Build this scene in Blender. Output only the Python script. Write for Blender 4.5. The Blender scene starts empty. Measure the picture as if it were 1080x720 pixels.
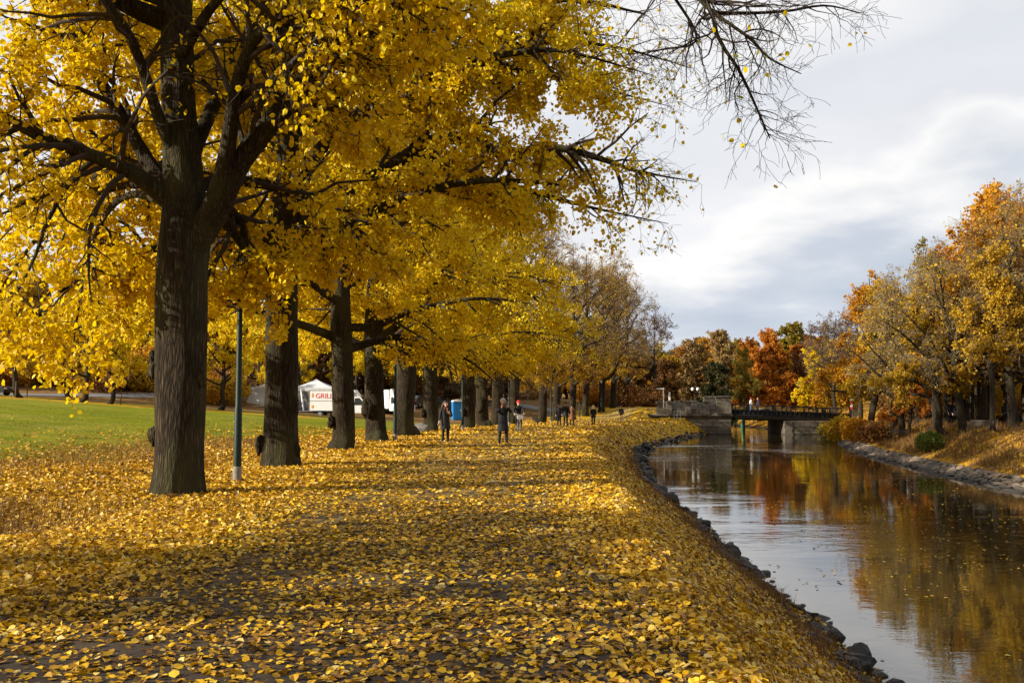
import bpy, bmesh, math, random
import numpy as np
from mathutils import Vector, noise

random.seed(4)
S = bpy.context.scene
COL = S.collection
R_ = math.radians
PI = math.pi

# ------------------------------------------------------------------ camera
F = 1050.0
PITCH = math.atan(66 / F)
CAMZ = 1.6
cd = bpy.data.cameras.new('camera')
cam = bpy.data.objects.new('camera', cd)
COL.objects.link(cam)
cd.lens = 35.0
cd.sensor_width = 36.0
cd.clip_start = 0.05
cd.clip_end = 5000
cam.location = (0, 0, CAMZ)
cam.rotation_euler = (PI / 2 + PITCH, 0, 0)
S.camera = cam


def ray(px, py):
    u = (px - 540) / F
    v = (360 - py) / F
    return np.array([u, math.cos(PITCH) - v * math.sin(PITCH), math.sin(PITCH) + v * math.cos(PITCH)])


def at(px, py, Y):
    d = ray(px, py)
    t = Y / d[1]
    return np.array([d[0] * t, Y, CAMZ + d[2] * t])


def xat(px, Y):
    return (px - 540) / F * Y


# ------------------------------------------------------------------ terrain
WATER = -1.8


def table(ks):
    ys = np.arange(-120, 700, 0.5)
    v = np.interp(ys, [k[0] for k in ks], [k[1] for k in ks])
    ker = np.hanning(19)
    ker /= ker.sum()
    v = np.convolve(np.pad(v, 9, mode='edge'), ker, 'valid')
    g = np.gradient(v, ys)
    return ys, v, g


TL = table([(-120, 3.5), (0, 4.1), (12, 4.45), (15.3, 4.75), (20.6, 4.93), (24, 5.05), (28, 5.4), (36.6, 5.65), (42.5, 6.0), (55, 7.2),
            (67.4, 8.9), (80, 11.5), (91, 14.8), (103, 18.5), (112, 22.2), (120, 25.5), (130, 26), (700, 26)])
TR = table([(-120, 10), (0, 16), (20, 17.8), (38, 19.5), (42.5, 20), (47.6, 20.5), (57.5, 22), (66, 23.3), (82, 27), (95, 31),
            (105, 34), (115, 34.7), (700, 34.7)])
TROW = table([(-120, -6), (18, -6), (27, -6), (36, -6.1), (43, -5.8), (50, -5.2), (60, -4.6), (70, -3.2), (80, -1), (90, 0.9), (100, 2.5),
              (113, 5), (125, 8), (140, 12.5), (160, 19), (180, 26), (700, 200)])


def cur(T, y):
    return np.interp(y, T[0], T[1])


def sm(a, b, x):
    t = np.clip((x - a) / (b - a), 0, 1)
    return t * t * (3 - 2 * t)


def vnoise(x, y, s, seed=0):
    # cheap smooth value noise
    x = np.asarray(x) * s + seed * 17.3
    y = np.asarray(y) * s + seed * 9.1
    xi = np.floor(x)
    yi = np.floor(y)
    fx = x - xi
    fy = y - yi
    fx = fx * fx * (3 - 2 * fx)
    fy = fy * fy * (3 - 2 * fy)

    def h(a, b):
        q = np.sin(a * 127.1 + b * 311.7) * 43758.5453
        return q - np.floor(q)
    return (h(xi, yi) * (1 - fx) + h(xi + 1, yi) * fx) * (1 - fy) + (h(xi, yi + 1) * (1 - fx) + h(xi + 1, yi + 1) * fx) * fy


def H(x, y):
    x = np.asarray(x, float)
    y = np.asarray(y, float)
    xl = np.interp(y, TL[0], TL[1])
    gl = np.interp(y, TL[0], TL[2])
    xr = np.interp(y, TR[0], TR[1])
    gr = np.interp(y, TR[0], TR[2])
    far = sm(170, 420, y) * 9
    base = -0.3 * sm(60, 100, y) + 1.4 * sm(112, 160, y)
    base = base + 0.065 * np.minimum(np.maximum(0, -8 - x), 60) * sm(8, 30, y)
    base = base + sm(96, 128, y) * 2.6 * sm(-22, -40, x)
    base = base - 0.55 * np.exp(-(((x + 8.0) / 1.7) ** 2 + ((y - 14.2) / 1.5) ** 2))
    base = base + (vnoise(x, y, 0.35, 1) - .5) * 0.10 * sm(-3, -8, x)
    base = base + 1.2 * sm(105, 124, y) * sm(-5, -12, x - np.interp(y, TROW[0], TROW[1])) * sm(-40, -22, x)
    base = base + 1.25 * sm(109, 118, y) * sm(12, 17, x) * (1 - sm(112, 160, y))
    base = base + far
    dd = (x - xl) / np.sqrt(1 + gl * gl)
    s = np.clip((dd + 2.9) / 2.9, 0, 1)
    s2 = 0.65 * s + 0.35 * s * s * (3 - 2 * s)
    zl = base * (1 - s2) + WATER * s2 - np.clip(dd, 0, 3) * 0.6
    zl = zl + (vnoise(x, y, 0.9, 2) - .5) * 0.16 * sm(-2.9, -1.5, dd)
    # the wooded bank
    e = (x - xr) / np.sqrt(1 + gr * gr)
    br = 0.1 + 0.035 * np.clip(e - 8, 0, 60) + far + 1.0 * sm(104, 113, y) * sm(2.5, 6, e) * (1 - sm(121, 130, y))
    r1 = np.clip(e / 1.8, 0, 1)
    r2 = sm(0, 1, np.clip((e - 1.6) / 3.6, 0, 1))
    zr = (WATER - 0.05 + 0.62 * r1) * (1 - r2) + br * r2 + np.minimum(e, 0) * 0.6
    zr = zr + (vnoise(x, y, 0.5, 3) - .5) * 0.18 * sm(1.8, 4, e)
    z = np.where(x < 0.5 * (xl + xr), zl, zr)
    return np.maximum(z, -3.2)


def h1(x, y):
    return float(H(np.array([x]), np.array([y]))[0])


# ------------------------------------------------------------------ mesh helpers
class MB:
    def __init__(s):
        s.v = []
        s.f = []
        s.a = []
        s.mi = []
        s.n = 0

    def add(s, V, Fc, a=0.5, mi=0):
        V = np.asarray(V, np.float32).reshape(-1, 3)
        Fc = np.asarray(Fc, np.int32)
        s.v.append(V)
        s.f.append(Fc + s.n)
        s.n += len(V)
        s.a.append(np.broadcast_to(np.asarray(a, np.float32), (len(V),)))
        s.mi.append(np.full(len(Fc), mi, np.int32))
        return s

    def box(s, c, d, rz=0, a=0.5, mi=0, taper=1.0):
        x, y, z = np.array(d) / 2
        V = np.array([[-x, -y, -z], [x, -y, -z], [x, y, -z], [-x, y, -z], [-x * taper, -y * taper, z], [x * taper, -y * taper, z],
                      [x * taper, y * taper, z], [-x * taper, y * taper, z]])
        if rz:
            c_, s_ = math.cos(rz), math.sin(rz)
            V = V @ np.array([[c_, s_, 0], [-s_, c_, 0], [0, 0, 1]])
        V = V + np.array(c)
        return s.add(V, [[0, 3, 2, 1], [4, 5, 6, 7], [0, 1, 5, 4], [1, 2, 6, 5], [2, 3, 7, 6], [3, 0, 4, 7]], a, mi)

    def tube(s, pts, r, n=8, caps=True, a=0.5, mi=0):
        pts = np.array(pts, float)
        r = np.broadcast_to(np.asarray(r, float), (len(pts),))
        V, Q = tubes(pts[None], r[None], n)
        s.add(V, Q, a, mi)
        if caps:
            for k, i0 in ((0, 0), (len(pts) - 1, (len(pts) - 1) * n)):
                ring = V[i0:i0 + n]
                c = ring.mean(0)
                VV = np.vstack([ring, c])
                if k == 0:
                    T = [[(i + 1) % n, i, n, n] for i in range(n)]
                else:
                    T = [[i, (i + 1) % n, n, n] for i in range(n)]
                s.add(VV, T, a, mi)
        return s

    def prism(s, poly, axis, lo, hi, a=0.5, mi=0):
        """polygon (2-D) pushed along an axis: axis 1 -> poly is (x,z), pushed along y; axis 2 -> poly is (x,y); axis 0 -> poly is (y,z)"""
        n = len(poly)
        V = []
        for t in (lo, hi):
            for p, q in poly:
                V.append({1: (p, t, q), 2: (p, q, t), 0: (t, p, q)}[axis])
        s.add(V, [[i, (i + 1) % n, n + (i + 1) % n, n + i] for i in range(n)], a, mi)
        for off in (0, n):
            c = np.mean(np.array(V[off:off + n]), axis=0)
            s.add(np.vstack([np.array(V[off:off + n]), c]), [[i, (i + 1) % n, n, n] for i in range(n)], a, mi)
        return s

    def ball(s, c, r, nu=14, nv=9, a=0.5, mi=0, lump=0.0, seed=0):
        r = np.broadcast_to(np.asarray(r, float), (3,))
        V = []
        for j in range(nv + 1):
            th = PI * j / nv
            for i in range(nu):
                ph = 2 * PI * i / nu
                d = Vector((math.sin(th) * math.cos(ph), math.sin(th) * math.sin(ph), math.cos(th)))
                k = 1 + lump * noise.noise(d * 2.1 + Vector((seed * 3.1, seed * 1.7, 0)))
                V.append((c[0] + d.x * r[0] * k, c[1] + d.y * r[1] * k, c[2] + d.z * r[2] * k))
        Q = [[j * nu + i, (j + 1) * nu + i, (j + 1) * nu + (i + 1) % nu, j * nu + (i + 1) % nu] for j in range(nv) for i in range(nu)]
        return s.add(V, Q, a, mi)

    def mesh(s, name, mats, smooth=False):
        V = np.vstack(s.v)
        # quads stored with a repeated last index are triangles
        Fa = [f if f.shape[1] == 4 else np.hstack([f, f[:, -1:]]) for f in s.f]
        Fc = np.vstack(Fa)
        tri = Fc[:, 2] == Fc[:, 3]
        me = bpy.data.meshes.new(name)
        me.vertices.add(len(V))
        me.vertices.foreach_set('co', V.astype(np.float32).ravel())
        lens = np.where(tri, 3, 4)
        starts = np.concatenate([[0], np.cumsum(lens)[:-1]]).astype(np.int32)
        mask = np.ones(Fc.shape, bool)
        mask[tri, 3] = False
        loops = Fc[mask]
        me.loops.add(len(loops))
        me.loops.foreach_set('vertex_index', loops.astype(np.int32))
        me.polygons.add(len(Fc))
        me.polygons.foreach_set('loop_start', starts)
        me.polygons.foreach_set('material_index', np.concatenate(s.mi))
        me.polygons.foreach_set('use_smooth', np.full(len(Fc), smooth))
        at_ = me.attributes.new('v', 'FLOAT', 'POINT')
        at_.data.foreach_set('value', np.concatenate(s.a).astype(np.float32))
        for m in (mats if isinstance(mats, (list, tuple)) else [mats]):
            me.materials.append(m)
        me.update(calc_edges=True)
        me.validate()
        return me

    def build(s, name, mats, parent=None, smooth=False):
        o = bpy.data.objects.new(name, s.mesh(name, mats, smooth))
        COL.objects.link(o)
        if parent:
            o.parent = parent
        return o


def tubes(P, R, n):
    N, K, _ = P.shape
    T = np.gradient(P, axis=1)
    T /= np.linalg.norm(T, axis=2, keepdims=True) + 1e-9
    m = np.abs(T.mean(1))
    ref = np.eye(3)[np.argmin(m, axis=1)]
    n1 = np.cross(T, np.repeat(ref[:, None, :], K, 1))
    n1 /= np.linalg.norm(n1, axis=2, keepdims=True) + 1e-9
    n2 = np.cross(T, n1)
    a = np.arange(n) * 2 * PI / n
    V = P[:, :, None, :] + R[:, :, None, None] * (np.cos(a)[None, None, :, None] * n1[:, :, None, :] + np.sin(a)[None, None, :, None] * n2[:, :, None, :])
    base = (np.arange(N) * K * n)[:, None, None] + (np.arange(K - 1) * n)[None, :, None]
    i = np.arange(n)
    j = (i + 1) % n
    Q = np.stack(np.broadcast_arrays(base + i, base + j, base + j + n, base + i + n), -1).reshape(-1, 4)
    return V.reshape(-1, 3), Q


def tag(o, label=None, cat=None, group=None, kind=None):
    if label:
        o['label'] = label
    if cat:
        o['category'] = cat
    if group:
        o['group'] = group
    if kind:
        o['kind'] = kind
    return o


def empty(name, loc, rz=0, label=None, cat=None, group=None):
    o = bpy.data.objects.new(name, None)
    COL.objects.link(o)
    o.location = tuple(float(q) for q in loc)
    o.rotation_euler = (0, 0, rz)
    o.empty_display_size = 0.2
    return tag(o, label, cat, group)


def copy_tree(o, parent=None):
    c = o.copy()
    COL.objects.link(c)
    if parent:
        c.parent = parent
    for ch in [q for q in bpy.data.objects if q.parent == o]:
        copy_tree(ch, c)
    return c


# ------------------------------------------------------------------ materials
class NT:
    def __init__(s, name):
        s.m = bpy.data.materials.new(name)
        s.m.use_nodes = True
        s.t = s.m.node_tree
        s.t.nodes.clear()
        s.out = s.n('ShaderNodeOutputMaterial')

    def n(s, ty, **kw):
        nd = s.t.nodes.new(ty)
        for k, v in kw.items():
            if hasattr(nd, k) and k not in ('Scale',):
                setattr(nd, k, v)
            else:
                nd.inputs[k.replace('_', ' ')].default_value = v
        return nd

    def l(s, a, b):
        s.t.links.new(a, b)

    def ramp(s, fac, stops, interp='LINEAR'):
        r = s.t.nodes.new('ShaderNodeValToRGB')
        r.color_ramp.interpolation = interp
        e = r.color_ramp.elements
        while len(e) < len(stops):
            e.new(0.5)
        for q, (p, c) in zip(e, stops):
            q.position = p
            q.color = (*c, 1) if len(c) == 3 else c
        s.l(fac, r.inputs[0])
        return r.outputs[0]

    def mix(s, fac, a, b, mode='MIX'):
        m = s.t.nodes.new('ShaderNodeMix')
        m.data_type = 'RGBA'
        m.blend_type = mode
        for inp, v in ((m.inputs[0], fac), (m.inputs[6], a), (m.inputs[7], b)):
            if hasattr(v, 'is_linked'):
                s.l(v, inp)
            elif isinstance(v, (tuple, list)):
                inp.default_value = (*v, 1) if len(v) == 3 else v
            else:
                inp.default_value = v
        return m.outputs[2]

    def math(s, op, a, b=0.0, clamp=False):
        m = s.t.nodes.new('ShaderNodeMath')
        m.operation = op
        m.use_clamp = clamp
        for inp, v in ((m.inputs[0], a), (m.inputs[1], b)):
            if hasattr(v, 'is_linked'):
                s.l(v, inp)
            else:
                inp.default_value = v
        return m.outputs[0]

    def coord(s, scale=(1, 1, 1), obj=True):
        if obj:
            c = s.n('ShaderNodeTexCoord').outputs['Object']
        else:
            c = s.n('ShaderNodeNewGeometry').outputs['Position']
        mp = s.t.nodes.new('ShaderNodeMapping')
        mp.inputs['Scale'].default_value = scale
        s.l(c, mp.inputs['Vector'])
        return mp.outputs[0]

    def noise(s, vec, scale, detail=4, rough=0.55, dist=0.0):
        n = s.t.nodes.new('ShaderNodeTexNoise')
        n.inputs['Scale'].default_value = scale
        n.inputs['Detail'].default_value = detail
        n.inputs['Roughness'].default_value = rough
        n.inputs['Distortion'].default_value = dist
        s.l(vec, n.inputs['Vector'])
        return n.outputs['Fac']

    def voro(s, vec, scale, feature='F1', out='Distance', rand=1.0):
        n = s.t.nodes.new('ShaderNodeTexVoronoi')
        n.feature = feature
        n.inputs['Scale'].default_value = scale
        n.inputs['Randomness'].default_value = rand
        s.l(vec, n.inputs['Vector'])
        return n.outputs[out]

    def attr(s, name):
        a = s.t.nodes.new('ShaderNodeAttribute')
        a.attribute_name = name
        return a.outputs['Fac']

    def bump(s, h, strength=0.5, dist=0.02):
        b = s.t.nodes.new('ShaderNodeBump')
        b.inputs['Strength'].default_value = strength
        b.inputs['Distance'].default_value = dist
        s.l(h, b.inputs['Height'])
        return b.outputs[0]

    def pbr(s, col, rough=0.7, metal=0.0, spec=0.4, nrm=None, **kw):
        b = s.t.nodes.new('ShaderNodeBsdfPrincipled')
        for inp, v in (('Base Color', col), ('Roughness', rough), ('Metallic', metal), ('Specular IOR Level', spec)):
            i = b.inputs[inp]
            if hasattr(v, 'is_linked'):
                s.l(v, i)
            elif isinstance(v, (tuple, list)):
                i.default_value = (*v, 1)
            else:
                i.default_value = v
        for k, v in kw.items():
            b.inputs[k.replace('_', ' ')].default_value = v
        if nrm is not None:
            s.l(nrm, b.inputs['Normal'])
        s.l(b.outputs[0], s.out.inputs[0])
        return s.m


def simple(name, col, rough=0.6, metal=0.0, spec=0.4, var=0.15, scale=6):
    t = NT(name)
    nz = t.noise(t.coord(), scale, 5)
    c = t.ramp(nz, [(0.3, tuple(q * (1 - var) for q in col)), (0.7, tuple(min(1, q * (1 + var)) for q in col))])
    return t.pbr(c, rough, metal, spec)


def leaf_mat(name, stops, transl=0.48, tint=(1.0, 0.98, 0.7), spec=0.25):
    t = NT(name)
    v = t.attr('v')
    c = t.ramp(v, stops)
    # a little vein / blotch variation
    nz = t.noise(t.coord((1, 1, 1)), 9, 3)
    c = t.mix(t.math('MULTIPLY', nz, 0.3), c, tuple(q * 0.8 for q in stops[1][1]))
    d = t.n('ShaderNodeBsdfPrincipled')
    d.inputs['Roughness'].default_value = 0.55
    d.inputs['Specular IOR Level'].default_value = spec
    t.l(c, d.inputs['Base Color'])
    tr = t.n('ShaderNodeBsdfTranslucent')
    tc = t.mix(1.0, c, tint, 'MULTIPLY')
    t.l(tc, tr.inputs['Color'])
    mx = t.n('ShaderNodeMixShader')
    mx.inputs[0].default_value = transl
    t.l(d.outputs[0], mx.inputs[1])
    t.l(tr.outputs[0], mx.inputs[2])
    t.l(mx.outputs[0], t.out.inputs[0])
    return t.m


M = {}
M['leaf_yellow'] = leaf_mat('linden_leaf_yellow', [(0, (0.34, 0.165, 0.006)), (0.16, (0.63, 0.43, 0.003)), (0.55, (0.80, 0.585, 0.004)), (0.9, (0.87, 0.68, 0.015)), (1, (0.66, 0.63, 0.05))])
M['leaf_gold'] = leaf_mat('leaf_old_gold', [(0, (0.18, 0.09, 0.015)), (0.4, (0.42, 0.25, 0.015)), (0.75, (0.60, 0.38, 0.018)), (1, (0.66, 0.46, 0.03))])
M['leaf_orange'] = leaf_mat('oak_leaf_orange', [(0, (0.22, 0.065, 0.012)), (0.4, (0.50, 0.17, 0.015)), (0.8, (0.62, 0.25, 0.02)), (1, (0.66, 0.35, 0.03))])
M['leaf_amber'] = leaf_mat('leaf_amber', [(0, (0.22, 0.08, 0.01)), (0.4, (0.50, 0.22, 0.008)), (0.8, (0.66, 0.34, 0.01)), (1, (0.68, 0.44, 0.03))])
M['leaf_brown'] = leaf_mat('leaf_brown', [(0, (0.10, 0.045, 0.018)), (0.4, (0.19, 0.085, 0.025)), (0.8, (0.28, 0.13, 0.03)), (1, (0.38, 0.2, 0.04))])
M['leaf_tan'] = leaf_mat('leaf_tan', [(0, (0.20, 0.12, 0.05)), (0.4, (0.33, 0.21, 0.08)), (0.8, (0.42, 0.28, 0.10)), (1, (0.5, 0.3, 0.06))])
M['leaf_olive'] = leaf_mat('leaf_olive', [(0, (0.12, 0.09, 0.015)), (0.4, (0.22, 0.17, 0.02)), (0.8, (0.34, 0.25, 0.02)), (1, (0.45, 0.33, 0.03))])
M['leaf_green'] = leaf_mat('leaf_dark_green', [(0, (0.025, 0.03, 0.01)), (0.4, (0.05, 0.055, 0.015)), (0.8, (0.085, 0.08, 0.02)), (1, (0.14, 0.10, 0.02))], 0.25)
M['leaf_shrub'] = leaf_mat('leaf_shrub_green', [(0, (0.04, 0.07, 0.01)), (0.4, (0.09, 0.13, 0.015)), (0.8, (0.15, 0.19, 0.02)), (1, (0.35, 0.3, 0.03))], 0.3)
M['leaf_fallen'] = leaf_mat('fallen_leaf', [(0, (0.09, 0.045, 0.016)), (0.2, (0.24, 0.115, 0.014)), (0.42, (0.52, 0.285, 0.006)), (0.74, (0.74, 0.445, 0.005)), (0.93, (0.79, 0.53, 0.05)), (1, (0.66, 0.50, 0.18))], 0.15, spec=0.35)


def bark(name, dark, light, sc=1.0, green=0.0):
    t = NT(name)
    co = t.coord((15 * sc, 15 * sc, 1.7 * sc))
    nz = t.noise(co, 1.0, 5, 0.6)
    mp = t.n('ShaderNodeVectorMath', operation='ADD')
    t.l(co, mp.inputs[0])
    sc_ = t.n('ShaderNodeVectorMath', operation='SCALE')
    cn = t.t.nodes.new('ShaderNodeTexNoise')
    cn.inputs['Scale'].default_value = 0.8
    t.l(co, cn.inputs['Vector'])
    t.l(cn.outputs['Color'], sc_.inputs[0])
    sc_.inputs['Scale'].default_value = 1.6
    t.l(sc_.outputs[0], mp.inputs[1])
    vo = t.voro(mp.outputs[0], 1.5, 'DISTANCE_TO_EDGE')
    ridge = t.ramp(vo, [(0.0, (0.1, 0.1, 0.1)), (0.3, (0.7, 0.7, 0.7)), (0.7, (1, 1, 1))])
    nf = t.noise(t.coord((40 * sc, 40 * sc, 5 * sc)), 1.0, 4, 0.6)
    h = t.math('ADD', t.math('MULTIPLY', ridge, 0.55), t.math('ADD', t.math('MULTIPLY', nz, 0.45), t.math('MULTIPLY', nf, 0.3)))
    c = t.ramp(h, [(0.42, tuple(q * 0.3 for q in dark)), (0.72, dark), (0.88, tuple(.5 * q + .5 * w for q, w in zip(dark, light))), (1.0, tuple(q * 1.35 for q in light))])
    if green:
        g = t.noise(t.coord((1, 1, 0.5)), 1.2, 4)
        c = t.mix(t.math('MULTIPLY', t.ramp(g, [(0.45, (0, 0, 0)), (0.7, (1, 1, 1))]), green), c, (0.085, 0.085, 0.03))
    return t.pbr(c, 0.9, 0, 0.15, t.bump(h, 1.0, 0.05))


M['bark'] = bark('linden_bark', (0.038, 0.027, 0.015), (0.118, 0.083, 0.045), 1.0, 0.45)
M['bark_twig'] = simple('twig_bark', (0.035, 0.024, 0.016), 0.85, var=0.3)
M['bark_grey'] = bark('grey_bark', (0.055, 0.041, 0.028), (0.15, 0.115, 0.075), 1.2, 0.3)
M['twig_grey'] = simple('grey_twig_bark', (0.17, 0.125, 0.065), 0.85, var=0.3)
M['twig_brown'] = simple('brown_twig_bark', (0.075, 0.048, 0.03), 0.85, var=0.3)

# ------------------------------------------------------------------ people
M['skin'] = simple('skin', (0.52, 0.30, 0.21), 0.5, var=0.06)
M['cloth_black'] = simple('black_cloth', (0.007, 0.007, 0.008), 0.85, var=0.3, scale=14)
M['cloth_dark'] = simple('charcoal_cloth', (0.014, 0.014, 0.017), 0.85, var=0.3, scale=14)
M['cloth_navy'] = simple('navy_cloth', (0.015, 0.02, 0.045), 0.85, var=0.3, scale=14)
M['cloth_brown'] = simple('brown_cloth', (0.17, 0.07, 0.028), 0.85, var=0.25, scale=14)
M['cloth_grey'] = simple('grey_knit', (0.33, 0.32, 0.31), 0.9, var=0.2, scale=30)
M['cloth_red'] = simple('red_knit', (0.62, 0.03, 0.03), 0.85, var=0.15, scale=20)
M['cloth_white'] = simple('white_cloth', (0.72, 0.71, 0.68), 0.85, var=0.1, scale=14)
M['cloth_blue'] = simple('blue_denim', (0.10, 0.19, 0.36), 0.85, var=0.2, scale=14)
M['hair_dark'] = simple('dark_hair', (0.035, 0.02, 0.012), 0.6, var=0.3, scale=20)
M['hair_blonde'] = simple('blonde_hair', (0.62, 0.46, 0.22), 0.55, var=0.2, scale=20)
M['shoe'] = simple('dark_shoe', (0.02, 0.018, 0.016), 0.5)
M['shoe_brown'] = simple('brown_shoe', (0.10, 0.055, 0.03), 0.5)
M['glass_black'] = simple('black_glass', (0.01, 0.01, 0.012), 0.12, spec=0.6)


def skin_mesh(chains, sub=1):
    """chains: lists of (x,y,z,r[,r2]); chains that start where another vertex lies are welded to it"""
    bm = bmesh.new()
    lay = bm.verts.layers.skin.verify()
    key = {}
    first = True
    for ch in chains:
        prev = None
        for q in ch:
            k = tuple(round(c, 4) for c in q[:3])
            if k not in key:
                v = bm.verts.new(q[:3])
                v[lay].radius = (q[3], q[4] if len(q) > 4 else q[3])
                v[lay].use_root = first
                first = False
                key[k] = v
            v = key[k]
            if prev is not None and prev is not v and bm.edges.get((prev, v)) is None:
                bm.edges.new((prev, v))
            prev = v
    me = bpy.data.meshes.new('tmp')
    bm.to_mesh(me)
    bm.free()
    ob = bpy.data.objects.new('tmp', me)
    COL.objects.link(ob)
    m = ob.modifiers.new('s', 'SKIN')
    m.use_smooth_shade = True
    m.branch_smoothing = 0.4
    s = ob.modifiers.new('ss', 'SUBSURF')
    s.levels = s.render_levels = sub
    dg = bpy.context.evaluated_depsgraph_get()
    ev = ob.evaluated_get(dg)
    mm = ev.to_mesh()
    V = np.array([v.co[:] for v in mm.vertices])
    Fc = np.array([list(p.vertices) + [p.vertices[-1]] * (4 - len(p.vertices)) for p in mm.polygons if len(p.vertices) <= 4])
    ev.to_mesh_clear()
    bpy.data.objects.remove(ob)
    bpy.data.meshes.remove(me)
    return V, Fc


POSES = {}


def base_pose(step=0.0, sw=0.0):
    """joints of a 1.75 m figure that faces -Y; step > 0 puts the left foot forward"""
    p = {}
    p['pelvis'] = (0, 0, .95)
    p['waist'] = (0, 0, 1.10)
    p['chest'] = (0, 0.01, 1.30)
    p['neck'] = (0, 0, 1.47)
    p['head'] = (0, -.02, 1.63)
    for s, n in ((1, 'l'), (-1, 'r')):
        st = step * s
        p['hip' + n] = (s * .09, 0, .92)
        p['knee' + n] = (s * .10, -st * .45 - abs(st) * .15 - .02, .51 + (0.03 if st < 0 else 0))
        p['ank' + n] = (s * .105, -st * 1.0 + .02, .09 + (0.10 * (-st) / .3 if st < 0 else 0))
        p['toe' + n] = (s * .12, -st * 1.0 - .16, .04 + (0.0 if st < 0 else 0.02 * abs(st)))
        p['sho' + n] = (s * .185, .01, 1.41)
        p['elb' + n] = (s * .225, .04 + st * .35, 1.13)
        p['wri' + n] = (s * .235, -.04 + st * .8, .89)
    return p


def lofted(rings, n=16, mi=0):
    """rings: (cx,cy,z,rx,ry)"""
    m = MB()
    V = []
    for cx, cy, z, rx, ry in rings:
        for i in range(n):
            a = 2 * PI * i / n
            V.append((cx + rx * math.cos(a), cy + ry * math.sin(a) * (1 + 0.05 * math.sin(5 * a)), z))
    k = len(rings)
    m.add(V, [[j * n + i, j * n + (i + 1) % n, (j + 1) * n + (i + 1) % n, (j + 1) * n + i] for j in range(k - 1) for i in range(n)])
    return m


def hand(m, w, d, side):
    """palm, four bent fingers of different lengths and a thumb from the side of the palm"""
    w = np.array(w)
    d = np.array(d) / np.linalg.norm(d)
    u = np.cross(d, (0, 1, 0.01))
    u = u / (np.linalg.norm(u) + 1e-6)
    nrm = np.cross(d, u)
    m.tube([w - d * .02, w + d * .03, w + d * .085], [.026, .036, .033], 8)
    for i, (off, ln) in enumerate(((-.03, .062), (-.01, .074), (.01, .07), (.03, .055))):
        b = w + d * .08 + u * off
        m.tube([b, b + d * ln * .5, b + d * ln * .85 + nrm * ln * .35 * side, b + d * ln * .95 + nrm * ln * .7 * side], [.011, .010, .009, .007], 5)
    b = w + d * .035 + u * .033
    m.tube([b, b + u * .03 + d * .03, b + u * .032 + d * .065], [.013, .012, .009], 5)


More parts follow.
